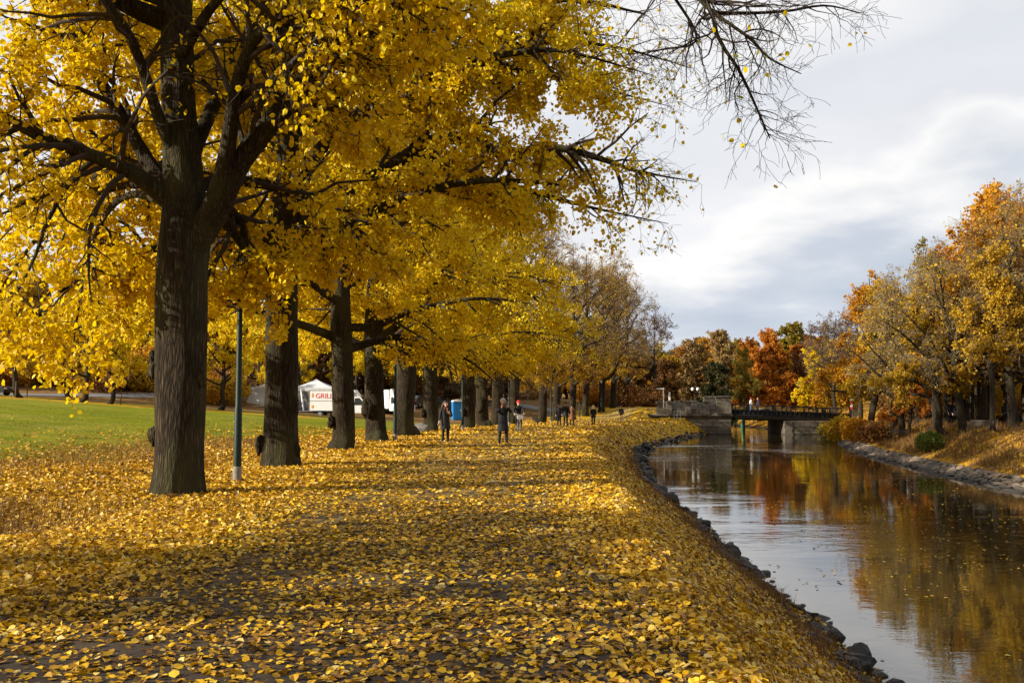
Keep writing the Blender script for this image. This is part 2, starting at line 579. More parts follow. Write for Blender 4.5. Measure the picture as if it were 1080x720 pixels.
def person(loc, face, h, pose, wear, label, cat='person', group=None, extra=None, dz=0.0):
    root = empty('person', (loc[0], loc[1], h1(loc[0], loc[1]) + dz), face, label, cat, group)
    root.scale = (h / 1.75,) * 3
    p = pose
    r = lambda n, *q: (*p[n], *q)
    leg = lambda n, a, b, c: [r('pelvis', .13, .11), r('hip' + n, a), r('knee' + n, b), (p['ank' + n][0], p['ank' + n][1], p['ank' + n][2] - (.03 if c > .045 else 0), c)]
    arm = lambda n, a, b, c: [r('chest', .15, .11), r('sho' + n, a), r('elb' + n, b), r('wri' + n, c)]
    hd = np.array(p['head'])
    # the body: one continuous skin
    chains = [[r('pelvis', .12, .10), r('waist', .115, .09), r('chest', .14, .10), r('neck', .055), (*(hd + (0, .01, -.06)), .062), (*(hd + (0, 0, .015)), .088, .098), (*(hd + (0, .01, .085)), .06)]]
    for n in 'lr':
        chains.append(leg(n, .082, .056, .038))
        chains.append(arm(n, .056, .042, .028))
    V, Q = skin_mesh(chains)
    body = MB().add(V, Q)
    body.ball(hd + (0, .005, .0), (.079, .098, .122), 18, 12)
    body.ball(hd + (0, -.03, -.075), (.055, .06, .055), 14, 9)
    turn = wear.get('turn', 0)
    c_, s_ = math.cos(turn), math.sin(turn)
    F_ = lambda x, y, z: (hd[0] + x * c_ - y * s_, hd[1] + x * s_ + y * c_, hd[2] + z)
    body.tube([F_(0, -.09, .025), F_(0, -.122, -.018), F_(0, -.092, -.028)], [.009, .016, .012], 6)
    for q in (-1, 1):
        body.ball(F_(q * .083, .01, 0), (.014, .026, .034), 8, 6)
    body.ball(F_(0, -.09, -.062), (.026, .012, .008), 8, 5)
    for n, q in (('l', 1), ('r', -1)):
        e, w_ = np.array(p['elb' + n]), np.array(p['wri' + n])
        hd_ = p.get('hand' + n)
        hand(body, w_, (np.array(hd_) if hd_ is not None else (w_ - e)), q)
    b_ob = body.build('body', M['skin'], root, True)
    for q in (-1, 1):
        MB().ball(F_(q * .033, -.086, .018), (.013, .007, .008), 8, 5).build('eye', M['glass_black'], b_ob, True)
    # clothes
    if wear.get('legs', 'cloth_black'):
        ch = [leg(n, .105, .072, .055) for n in 'lr']
        ch = [[r('waist', .13, .1), r('pelvis', .14, .115)]] + ch
        V, Q = skin_mesh(ch)
        MB().add(V, Q).build('trousers', M[wear.get('legs', 'cloth_black')], root, True)
    else:
        V, Q = skin_mesh([[r('waist', .13, .1), r('pelvis', .14, .115), r('hip' + n, .105), tuple(np.array(p['hip' + n]) * .55 + np.array(p['knee' + n]) * .45) + (.09,)] for n in 'lr'])
        MB().add(V, Q).build('shorts', M['cloth_black'], root, True)
    co = wear.get('coat', 'cloth_black')
    coat = MB()
    for n in 'lr':
        q = p['wri' + n]
        s0 = np.array(p['sho' + n])
        inn = s0 * .62 + np.array([p['chest'][0], s0[1], s0[2]]) * .38
        V, Q = skin_mesh([[(*inn, .085), (*(s0 * (1, 1, 1) - (0, 0, .015)), .082), (*(s0 * .5 + np.array(p['elb' + n]) * .5), .074), r('elb' + n, .068), (*(np.array(q) * .92 + np.array(p['elb' + n]) * .08), .052)]])
        coat.add(V, Q)
    hem = wear.get('hem', .72)
    pv, wa, ch_, nk = (np.array(p[k_]) for k_ in ('pelvis', 'waist', 'chest', 'neck'))
    rings = []
    if hem < .85:
        for f, a_, b_ in ((0, .222, .195), (.04, .226, .198), (.5, .205, .175), (.85, .188, .152)):
            rings.append((pv[0], pv[1], hem + (pv[2] - hem) * f, a_, b_))
    else:
        rings.append((pv[0], pv[1], pv[2] - .10, .185, .15))
    for c_0, c_1, f, a_, b_ in ((pv, wa, .1, .183, .148), (pv, wa, .95, .168, .132), (wa, ch_, .5, .178, .135), (ch_, nk, 0, .192, .138), (ch_, nk, .35, .196, .132), (ch_, nk, .62, .168, .112), (ch_, nk, .80, .115, .092), (ch_, nk, .93, .085, .08), (ch_, nk, 1.12, .075, .075)):
        c2 = c_0 + (c_1 - c_0) * f
        rings.append((*c2, a_, b_))
    lf = lofted(rings, 20)
    for v_, f_ in zip(lf.v, lf.f):
        coat.add(v_, f_)
    c_ob = coat.build('coat', M[co], root, True)
    if wear.get('scarf'):
        sc = MB()
        nk = np.array(p['neck'])
        a = np.linspace(0, 2 * PI, 17)
        sc.tube([(nk[0] + .085 * math.cos(t), nk[1] + .08 * math.sin(t) - .01, nk[2] + .02 * math.sin(t)) for t in a], .038, 8, False)
        sc.tube([nk + (.03, -.10, 0), nk + (.035, -.15, -.10), nk + (.03, -.15, -.2)], [.03, .035, .03], 8)
        sc.build('scarf', M[wear['scarf']], root, True)
    for n in 'lr':
        a, t_ = np.array(p['ank' + n]), np.array(p['toe' + n])
        V, Q = skin_mesh([[(*(a + (0, .03, .03)), .05), (*(a + (0, .035, -.035)), .048), (*(a * .5 + t_ * .5 + (0, 0, -.02)), .048, .042), (*t_, .04, .034)]])
        MB().add(V, Q).build('shoe', M[wear.get('shoes', 'shoe')], root, True)
    hr = MB()
    hr.ball(hd + (0, .028, .045), (.098, .11, .105), 16, 10, lump=.1)
    if wear.get('long'):
        for q in np.linspace(-1, 1, 7):
            x = q * .095
            hr.tube([hd + (x * .8, .05, .06), hd + (x * 1.25, .075 - abs(q) * .05, -.05), hd + (x * 1.55, .085 - abs(q) * .08, -.17), hd + (x * 1.4, .09 - abs(q) * .08, -.27)], [.04, .05, .048, .02], 7)
    if wear.get('bald') is None:
        hr.build('hair', M[wear.get('hair', 'hair_dark')], b_ob, True)
    if wear.get('hat'):
        ht = MB()
        ht.ball(hd + (0, .012, .065), (.108, .118, .10), 16, 9, lump=.04)
        a = np.linspace(0, 2 * PI, 21)
        ht.tube([(hd[0] + .108 * math.cos(t), hd[1] + .012 + .117 * math.sin(t), hd[2] + .05) for t in a], .02, 7, False)
        if wear.get('pom'):
            ht.ball(hd + (0, .01, .17), .032, 10, 7, lump=.2)
        ht.build('hat', M[wear['hat']], root, True)
    return root


# woman with long dark hair, phone in the lowered hand
y = 41.0
x = xat(470, y)
p = base_pose(0.03)
p['wrir'] = (-.30, -.06, .90)
p['elbl'] = (.27, -.02, 1.12)
p['wril'] = (.13, -.16, 1.22)
p['handl'] = (-.4, -.3, .5)
person((x, y), 0.45, 1.72, p, dict(coat='cloth_dark', hem=.60, hair='hair_dark', long=1, scarf='cloth_brown', turn=0.3, shoes='shoe_brown'),
       'woman with long dark curly hair in a charcoal coat, phone in her lowered hand')
ph = MB().box((0, 0, 0), (.075, .012, .15))
o = ph.build('mobile_phone', M['cloth_white'])
a_ = 0.45
lx, ly = -.31, -.09
o.location = (x + lx * math.cos(a_) - ly * math.sin(a_), y + lx * math.sin(a_) + ly * math.cos(a_), h1(x, y) + .80)
o.rotation_euler = (0.2, 0.2, .4)
tag(o, 'pale mobile phone in the lowered hand of the long-haired woman', 'phone')

# man in a black coat and grey knitted hat who photographs with a raised phone
y = 39.5
x = xat(530.5, y)
p = base_pose(0.02)
p['ankl'] = (.15, .02, .09)
p['toel'] = (.17, -.16, .04)
p['kneel'] = (.13, -.03, .51)
p['ankr'] = (-.14, .02, .09)
p['toer'] = (-.18, -.15, .04)
p['kneer'] = (-.12, -.03, .51)
p['elbl'] = (.30, -.16, 1.24)
p['wril'] = (.13, -.34, 1.46)
p['handl'] = (-.5, -.25, .8)
p['elbr'] = (-.28, -.16, 1.24)
p['wrir'] = (-.08, -.34, 1.43)
p['handr'] = (.35, -.25, .8)
person((x, y), 0.12, 1.80, p, dict(coat='cloth_black', hem=.52, hat='cloth_grey', hair='hair_dark', shoes='shoe_brown'),
       'man in a long black coat and grey knitted hat raising a phone with both hands')
ph = MB().box((0, 0, 0), (.15, .012, .078)).box((0.03, .008, .012), (.03, .006, .03))
o = ph.build('mobile_phone', M['glass_black'])
o.location = (x + .05 + .045, y - .44, h1(x, y) + 1.58)
o.rotation_euler = (0, 0, .12)
tag(o, 'dark mobile phone held up by the man in the grey hat', 'phone')


# cyclist and bicycle
def bicycle(loc, rz, label):
    root = empty('bicycle', (loc[0], loc[1], h1(*loc)), rz, label, 'bicycle')
    fr = MB()
    P_ = dict(bb=(0, 0.05, .30), seat=(0, .28, .86), head=(0, -.42, .88), hb=(0, -.45, .72), rear=(0, .52, .34), front=(0, -.62, .34))
    for a, b, r_ in (('bb', 'seat', .017), ('bb', 'hb', .019), ('seat', 'head', .016), ('bb', 'rear', .011), ('seat', 'rear', .010), ('hb', 'head', .019), ('hb', 'front', .014)):
        fr.tube([P_[a], P_[b]], r_, 8)
    fr.build('frame', M['cloth_dark'], root, True)
    for n, c in (('front', P_['front']), ('rear', P_['rear'])):
        t = MB()
        a = np.linspace(0, 2 * PI, 33)
        t.tube([(0, c[1] + .335 * math.cos(q), c[2] + .335 * math.sin(q)) for q in a], .018, 8, False)
        w_ = t.build('wheel', M['shoe'], root, True)
        s_ = MB()
        for k in range(14):
            q = k * 2 * PI / 14
            s_.tube([(0, c[1], c[2]), (0, c[1] + .325 * math.cos(q), c[2] + .325 * math.sin(q))], .0025, 4)
        s_.tube([(-.04, c[1], c[2]), (.04, c[1], c[2])], .02, 8)
        s_.build('spokes', M['cloth_grey'], w_)
    hb = MB().tube([(-.28, -.30, 1.02), (-.2, -.42, 1.04), (0, -.45, 1.0), (.2, -.42, 1.04), (.28, -.30, 1.02)], .013, 8)
    hb.tube([(0, -.43, .88), (0, -.45, 1.0)], .014, 8)
    hb.build('handlebar', M['cloth_grey'], root, True)
    MB().ball((0, .30, .91), (.09, .14, .04), 12, 8).build('saddle', M['shoe'], root, True)
    MB().tube([(-.14, .02, .30), (-.06, .03, .3), (.06, .08, .3), (.14, .08, .32)], .012, 6).build('pedals', M['shoe'], root, True)
    bk = MB().prism([(-.18, .98), (.18, .98), (.15, .76), (-.15, .76)], 1, -.78, -.52)
    bk.build('basket', M['cloth_grey'], root)
    MB().ball((0, -.60, .72), (.035, .03, .035), 10, 6).build('headlight', M['cloth_white'], root, True)
    return root


y = 57.0
x = xat(547, y)
bicycle((x, y), 0.12, 'bicycle with a front basket ridden by the person in the red hat')
p = base_pose(0)
p['pelvis'] = (0, .28, 1.0)
p['waist'] = (0, .24, 1.15)
p['chest'] = (0, .17, 1.34)
p['neck'] = (0, .10, 1.50)
p['head'] = (0, .06, 1.66)
for q, n in ((1, 'l'), (-1, 'r')):
    p['hip' + n] = (q * .09, .24, .98)
    p['knee' + n] = (q * .13, -.06, .78 - q * .10)
    p['ank' + n] = (q * .13, .10, .41 - q * .08)
    p['toe' + n] = (q * .135, -.07, .36 - q * .08)
    p['sho' + n] = (q * .185, .13, 1.44)
    p['elb' + n] = (q * .30, -.02, 1.22)
    p['wri' + n] = (q * .27, -.24, 1.07)
    p['hand' + n] = (0, -.6, -.3)
person((x, y), 0.12, 1.75, p, dict(coat='cloth_black', hem=.9, hat='cloth_red', hair='hair_dark'), 'cyclist in a red knitted hat and black jacket riding towards the viewer')

WG = 'walkers on the leafy path'
y = 76.0
person((xat(589.5, y), y), PI, 1.74, base_pose(0.12), dict(coat='cloth_dark', hem=.75, hair='hair_dark'), 'walker in a charcoal jacket, behind the shoulder of the taller one in black', group=WG)
y = 74.0
person((xat(596.5, y), y), PI, 1.84, base_pose(-0.14), dict(coat='cloth_black', hem=.72, hair='hair_dark'), 'tall walker in a black coat between the charcoal jacket and the brown coat', group=WG)
y = 78.0
person((xat(603, y), y), PI, 1.70, base_pose(0.12), dict(coat='cloth_brown', hem=.55, hair='hair_dark'), 'walker in a long brown coat beside the tall one in black', group=WG)
y = 86.0
person((xat(625.5, y), y), PI, 1.70, base_pose(-0.12), dict(coat='cloth_black', hem=.68, hair='hair_blonde', long=1), 'woman with long blonde hair in a black jacket walking alone', group=WG)
y = 107.0
p = base_pose(0.22)
person((xat(655, y), y), PI * .9, 1.70, p, dict(coat='cloth_black', hem=.9, legs=None, shoes='cloth_grey', hair='hair_dark'), 'jogger in a black top with bare legs running away along the path')
# on the wooded bank
FB = 'people among the trees of the far bank'
y = 64.0
person((xat(1059, y), y), PI, 1.72, base_pose(0.08), dict(coat='cloth_dark', hem=.7, hair='hair_blonde'), 'fair-haired person in a charcoal coat beside the thick bare trunk', group=FB)
person((xat(1066.5, y + .3), y + .3), PI, 1.80, base_pose(-0.1), dict(coat='cloth_black', hem=.7, legs='cloth_blue', hair='hair_dark'), 'person in a black coat and blue jeans beside the fair-haired one', group=FB)
y = 68.0
person((xat(1000.5, y), y), 0.4, 1.75, base_pose(0.1), dict(coat='cloth_black', hem=.75, hair='hair_dark'), 'person in black behind the thick trunk that leans over the grass', group=FB)
person((xat(1005.5, y), y), 0.2, 1.68, base_pose(0.1), dict(coat='cloth_navy', hem=.75, hair='hair_dark'), 'person in navy behind the leaning trunk', group=FB)
# on the bridge
y = 116.0
person((xat(791.5, y), y), PI / 2, 1.75, base_pose(0.12), dict(coat='cloth_white', hem=.9, legs='cloth_blue', hat='cloth_red', hair='hair_dark'), 'person in a white jacket and red hat crossing the bridge', dz=.62 - h1(xat(791.5, y), y))
y = 115.0
person((xat(799, y), y), -PI / 2, 1.75, base_pose(0.12), dict(coat='cloth_navy', hem=.8, hair='hair_dark'), 'person in a dark navy jacket crossing the bridge', dz=.62 - h1(xat(799, y), y))
# past the bridge
y = 160.0
UB = 'people on the bank past the bridge'
y = 150.0
for px, lab in ((794.5, 'person in black seen under the bridge beside the green beacon'), (799, 'person in dark clothes seen under the bridge beside the white car')):
    person((xat(px, y), y), 0.3, 1.75, base_pose(0.1), dict(coat='cloth_black', hem=.75), lab, group=UB)
for px, lab, cl in ((819, 'person in navy seen under the bridge close to the pier', 'cloth_navy'), (822, 'person in white seen under the bridge close to the pier', 'cloth_white')):
    person((xat(px, 137), 137), 0.3, 1.7, base_pose(0.1), dict(coat=cl, hem=.75), lab, group=UB)

# ------------------------------------------------------------------ trees


def spawn(rng, P, R, dens, t0, t1, ang, length, k, wig, trop, rf, rmax, taper=0.25, lpow=0.55, lscale=None):
    N, K, _ = P.shape
    L = np.linalg.norm(np.diff(P, axis=1), axis=2).sum(1)
    cnt = np.maximum(1, rng.poisson(L * dens * (t1 - t0)))
    idx = np.repeat(np.arange(N), cnt)
    n = len(idx)
    t = t0 + (t1 - t0) * rng.random(n)
    f = t * (K - 1)
    i = np.minimum(f.astype(int), K - 2)
    w = (f - i)[:, None]
    pos = P[idx, i] * (1 - w) + P[idx, i + 1] * w
    tan = P[idx, i + 1] - P[idx, i]
    tan /= np.linalg.norm(tan, axis=1, keepdims=True) + 1e-9
    rr = R[idx, i] * (1 - w[:, 0]) + R[idx, i + 1] * w[:, 0]
    rad = np.minimum(rr * rf, rmax)
    rv = rng.normal(size=(n, 3))
    rv[:, 2] *= 0.8
    perp = rv - (rv * tan).sum(1, keepdims=True) * tan
    perp /= np.linalg.norm(perp, axis=1, keepdims=True) + 1e-9
    a = np.radians(rng.uniform(ang[0], ang[1], n))[:, None]
    d = np.cos(a) * tan + np.sin(a) * perp
    ln = rng.uniform(length[0], length[1], n) * (1.0 - lpow * t)
    if lscale:
        ln = ln * np.clip(rr / lscale, .42, 1)
    out = np.zeros((n, k, 3))
    out[:, 0] = pos
    trop = np.array(trop)
    for j in range(1, k):
        d = d + wig * rng.normal(size=(n, 3)) + trop / k
        d /= np.linalg.norm(d, axis=1, keepdims=True)
        pos = pos + d * (ln / (k - 1))[:, None]
        out[:, j] = pos
    RR = rad[:, None] * np.linspace(1, taper, k)[None]
    return out, RR


def resample(pts, rad, k):
    """Catmull-Rom through the points"""
    pts = np.array(pts, float)
    rad = np.array(rad, float)
    n = len(pts)
    A = np.vstack([2 * pts[0] - pts[1], pts, 2 * pts[-1] - pts[-2]])
    t = np.linspace(0, n - 1 - 1e-6, k)
    i = t.astype(int)
    u = (t - i)[:, None]
    p0, p1, p2, p3 = A[i], A[i + 1], A[i + 2], A[i + 3]
    P = 0.5 * (2 * p1 + (p2 - p0) * u + (2 * p0 - 5 * p1 + 4 * p2 - p3) * u * u + (3 * p1 - p0 - 3 * p2 + p3) * u ** 3)
    return P, np.interp(t, np.arange(n), rad)


LEAF = np.array([[0, 0, 0], [-0.42, 0.22, 0.05], [-0.40, 0.62, 0.07], [0, 1.0, 0], [0.40, 0.62, 0.07], [0.42, 0.22, 0.05]])


def leaves(mb, rng, P, size, up=0.0, droop=0.7, v=None, fold=1.0):
    """P: points; ovate leaves folded along the midrib"""
    n = len(P)
    if n == 0:
        return
    s = rng.uniform(size[0], size[1], n)[:, None, None]
    tip = rng.normal(size=(n, 3)) * 0.75
    tip[:, 2] -= droop
    tip /= np.linalg.norm(tip, axis=1, keepdims=True)
    nr = rng.normal(size=(n, 3))
    nr[:, 2] += up
    nr -= (nr * tip).sum(1, keepdims=True) * tip
    nr /= np.linalg.norm(nr, axis=1, keepdims=True) + 1e-9
    sd = np.cross(tip, nr)
    fz = (rng.uniform(-1.0, 2.6, n) * fold)[:, None, None]
    wd = rng.uniform(0.8, 1.1, n)[:, None, None]
    L = LEAF[None]
    V = P[:, None, :] + s * (L[:, :, 0:1] * wd * sd[:, None, :] + L[:, :, 1:2] * tip[:, None, :] + L[:, :, 2:3] * fz * nr[:, None, :])
    b = np.arange(n)[:, None] * 6
    Q = np.concatenate([b + np.array([0, 1, 2, 3]), b + np.array([0, 3, 4, 5])], 0)
    if v is None:
        v = np.clip(rng.normal(0.55, 0.2, n), 0, 1)
    mb.add(V.reshape(-1, 3), Q, np.repeat(v, 6))


def trunk_mesh(mb, pts, rad, n=26, k=44, seed=0, flare=0.35, lump=0.07):
    P, R = resample(pts, rad, k)
    V, Q = tubes(P[None], R[None], n)
    V = V.reshape(k, n, 3)
    a = np.arange(n) * 2 * PI / n
    for j in range(k):
        hgt = P[j, 2] - P[0, 2]
        fl = flare * math.exp(-max(hgt, 0) / 0.28)
        for i in range(n):
            d = V[j, i] - P[j]
            q = noise.noise(Vector((math.cos(a[i]) * 1.3 + seed * 5, math.sin(a[i]) * 1.3, hgt * 0.55)))
            q2 = noise.noise(Vector((math.cos(a[i]) * 3.5 + seed * 3, math.sin(a[i]) * 3.5, hgt * 0.9)))
            V[j, i] = P[j] + d * (1 + lump * 1.6 * q + lump * 0.8 * q2 + fl * (1 + 0.55 * math.sin(5 * a[i] + seed)))
    mb.add(V.reshape(-1, 3), Q)


def limb_mesh(mb, limbs, n=12, k=26, seed=0):
    for q, (pts, rad) in enumerate(limbs):
        P, R = resample(pts, rad, k)
        V, Q = tubes(P[None], R[None], n)
        V = V.reshape(k, n, 3)
        for j in range(k):
            for i in range(n):
                d = V[j, i] - P[j]
                V[j, i] = P[j] + d * (1 + 0.16 * noise.noise(Vector((P[j][0] * 1.7 + i * 0.4, P[j][1] * 1.7 + seed, P[j][2] * 1.7 + q))))
        mb.add(V.reshape(-1, 3), Q)


def burl(mb, c, r, seed):
    mb.ball(c, r, 18, 12, lump=0.55, seed=seed)


def crown_from(rng, limbs, spec):
    """grow three orders of branches from the limbs. returns branch builder, twig list and leaf builder"""
    K = 14
    PP = []
    RR = []
    for pts, rad in limbs:
        P, R = resample(pts, rad, K)
        PP.append(P)
        RR.append(R)
    P1 = np.array(PP)
    R1 = np.array(RR)
    br = MB()
    a, ra = spawn(rng, P1, R1, spec['d2'], spec.get('t2', 0.22), 1.0, spec.get('a2', (30, 70)), spec['l2'], 7, spec.get('w2', 0.13), spec['trop2'], 0.6, spec.get('r2', 0.05), lscale=spec.get('lscale'))
    V, Q = tubes(a, ra, 6)
    br.add(V, Q)
    b, rb = spawn(rng, a, ra, spec['d3'], 0.15, 1.0, (28, 70), spec['l3'], 6, 0.24, spec['trop3'], 0.6, 0.018)
    V, Q = tubes(b, np.maximum(rb, spec.get('minr', 0.004)), 4)
    br.add(V, Q)
    c, rc = spawn(rng, b, rb, spec['d4'], 0.15, 1.0, (25, 65), spec['l4'], 4, 0.26, spec['trop4'], 0.7, 0.008)
    V, Q = tubes(c, np.maximum(rc, spec.get('minr', 0.004)), 3)
    br.add(V, Q)
    # ends of the limbs and second order carry twigs as well
    lf = MB()
    for arr, num in ((c, spec['n4']), (b, spec['n3'])):
        if num <= 0:
            continue
        N, k, _ = arr.shape
        cnt = rng.poisson(num, N)
        idx = np.repeat(np.arange(N), cnt)
        t = rng.random(len(idx)) * (k - 1)
        i = np.minimum(t.astype(int), k - 2)
        w = (t - i)[:, None]
        p = arr[idx, i] * (1 - w) + arr[idx, i + 1] * w
        p = p + rng.normal(size=p.shape) * spec.get('jit', 0.06)
        # some branches have already lost their leaves
        keep = rng.random(len(p)) < spec['prob'](p) * (0.35 + 1.1 * vnoise(p[:, 0] + p[:, 2] * .7, p[:, 1] + p[:, 2] * .5, 0.8, 5))
        p = p[keep]
        vv = np.clip(rng.normal(0.55, 0.2, len(p)) + (vnoise(p[:, 0], p[:, 1] + p[:, 2], 0.5, 7) - .5) * 0.5, 0, 1)
        leaves(lf, rng, p, spec['leaf'], droop=spec.get('droop', 0.6), v=vv)
    return br, lf


def generic_limbs(rng, base_z, top, n, reach, r0, tr, up=(15, 55), droop=0.5, lean=(0, 0)):
    """limbs that leave the trunk; tr(z) -> (x,y,r)"""
    out = []
    az = rng.random() * 6.28
    for i in range(n):
        f = (i + 0.5 * rng.random()) / n
        z = base_z + (top - base_z) * f ** 1.15
        az += 2.4 + rng.normal() * 0.35
        x, y, r = tr(z)
        el = math.radians(up[0] + (up[1] - up[0]) * f + rng.normal() * 6)
        ln = reach * (1.0 - 0.62 * f) * rng.uniform(0.85, 1.15)
        d = np.array([math.cos(az) * math.cos(el) + lean[0], math.sin(az) * math.cos(el) + lean[1], math.sin(el)])
        p = np.array([x, y, z])
        pts = [p]
        k = 7
        for j in range(1, k):
            d = d + rng.normal(size=3) * 0.13
            d[2] += (0.18 if j < 3 else -0.16 * droop * (1.3 - f))
            d /= np.linalg.norm(d)
            p = p + d * ln / (k - 1)
            pts.append(p)
        rr = min(r * 0.62, r0 * (1 - 0.55 * f))
        out.append((pts, [rr * 1.25] + list(np.linspace(rr, 0.018, k - 1))))
    return out


def make_tree(name, seed, spec, bark_m, twig_m, leaf_m, label, group=None, loc=(0, 0, 0), trunk=None, limbs=None, burls=(), cat='tree'):
    rng = np.random.default_rng(seed)
    root = empty(name, loc, 0, label, cat, group)
    ht = spec['h']
    if trunk is None:
        ln = spec.get('lean', (0, 0))
        zs = np.array([-0.25, 0.0, 0.6, spec['fork'] * .6, spec['fork'], ht * .5, ht * .75, ht])
        wob = np.cumsum(rng.normal(size=(len(zs), 2)) * spec.get('wob', 0.09), 0)
        wob[:2] = 0
        pts = np.stack([wob[:, 0] + ln[0] * zs, wob[:, 1] + ln[1] * zs, zs], 1)
        r = spec['r']
        rad = np.array([r * 1.1, r * 1.05, r * 0.98, r * 0.92, r * 0.95, r * .5, r * .26, 0.03])
        trunk = (pts, rad)
    pts, rad = np.array(trunk[0]), np.array(trunk[1])
    Pd, Rd = resample(pts, rad, 40)

    def tr(z):
        return float(np.interp(z, Pd[:, 2], Pd[:, 0])), float(np.interp(z, Pd[:, 2], Pd[:, 1])), float(np.interp(z, Pd[:, 2], Rd))
    if limbs is None:
        limbs = []
    limbs = list(limbs)
    if spec['limbs']:
        limbs += generic_limbs(rng, spec['lb'], spec['lt'], spec['limbs'], spec['reach'], spec['lr'], tr, spec.get('up', (15, 55)), spec.get('ldroop', 0.5), spec.get('llean', (0, 0)))
    tm = MB()
    trunk_mesh(tm, pts, rad, spec.get('tn', 20), spec.get('tk', 36), seed, spec.get('flare', 0.3))
    limb_mesh(tm, limbs, spec.get('ln', 9), 20, seed)
    t_ob = tm.build('trunk', bark_m, root, True)
    for i, (c, rr) in enumerate(burls):
        bm_ = MB()
        burl(bm_, c, rr, seed + i)
        bm_.build('burl', bark_m, t_ob, True)
    up_leader = (Pd[22:], Rd[22:] * 0.9)
    br, lf = crown_from(rng, limbs + [up_leader], spec)
    br.build('branches', twig_m, root)
    if lf.n:
        lf.build('crown', leaf_m, root)
    return root


def lp_row(p):
    """share of leaves kept on the avenue lindens: bare towards the canal and towards the top"""
    low = np.where(p[:, 0] > -2.0, sm(3.2, 4.3, p[:, 2]), sm(2.2, 3.0, p[:, 2]))
    return np.clip(1.25 - sm(3.2, 8.0, p[:, 0]) * 1.15 - 1.0 * sm(8.0, 14, p[:, 2]), 0.04, 1) * low


def lp_far(p):
    low = sm(3.0, 4.0, p[:, 2])
    return np.clip(1.1 - sm(1.5, 6.0, p[:, 0]) * .75 - 1.0 * sm(4.6, 8.2, p[:, 2]), 0.05, 1) * low


ROW = dict(h=18, fork=5.0, r=0.44, lb=4.0, lt=14.5, limbs=18, reach=8.2, lr=0.17, d2=2.6, l2=(1.6, 3.6), trop2=(0, 0, -0.3), d3=4.2, l3=(0.7, 1.5), trop3=(0, 0, -0.35),
           d4=6.0, l4=(0.3, 0.75), trop4=(0, 0, -0.3), n4=15, n3=6, leaf=(0.075, 0.135), prob=lp_row, jit=0.08, up=(6, 64), ldroop=0.85, r2=0.06)

BANKROW = 'lindens in the avenue along the canal path'
ordn = ['', 'first', 'second', 'third', 'fourth', 'fifth', 'sixth', 'seventh', 'eighth', 'ninth', 'tenth', 'eleventh', 'twelfth', 'thirteenth',
        'fourteenth', 'fifteenth', 'sixteenth', 'seventeenth', 'eighteenth', 'nineteenth', 'twentieth']

# ---- the big linden in front, limb by limb
Y1 = 18.0
B1 = np.array([xat(188, Y1), Y1, 0.0])


def limb_px(Y, base, lst):
    pts = []
    rad = []
    for px, py, w, dy in lst:
        yy = Y + dy
        pts.append(at(px, py, yy) - base)
        rad.append(w * yy / F / 2)
    return pts, rad


def trunk_px(Y, base, lst):
    pts, rad = limb_px(Y, base, lst)
    pts = [np.array([pts[0][0], 0, -0.3])] + pts
    rad = [rad[0] * 1.02] + rad
    return pts, rad


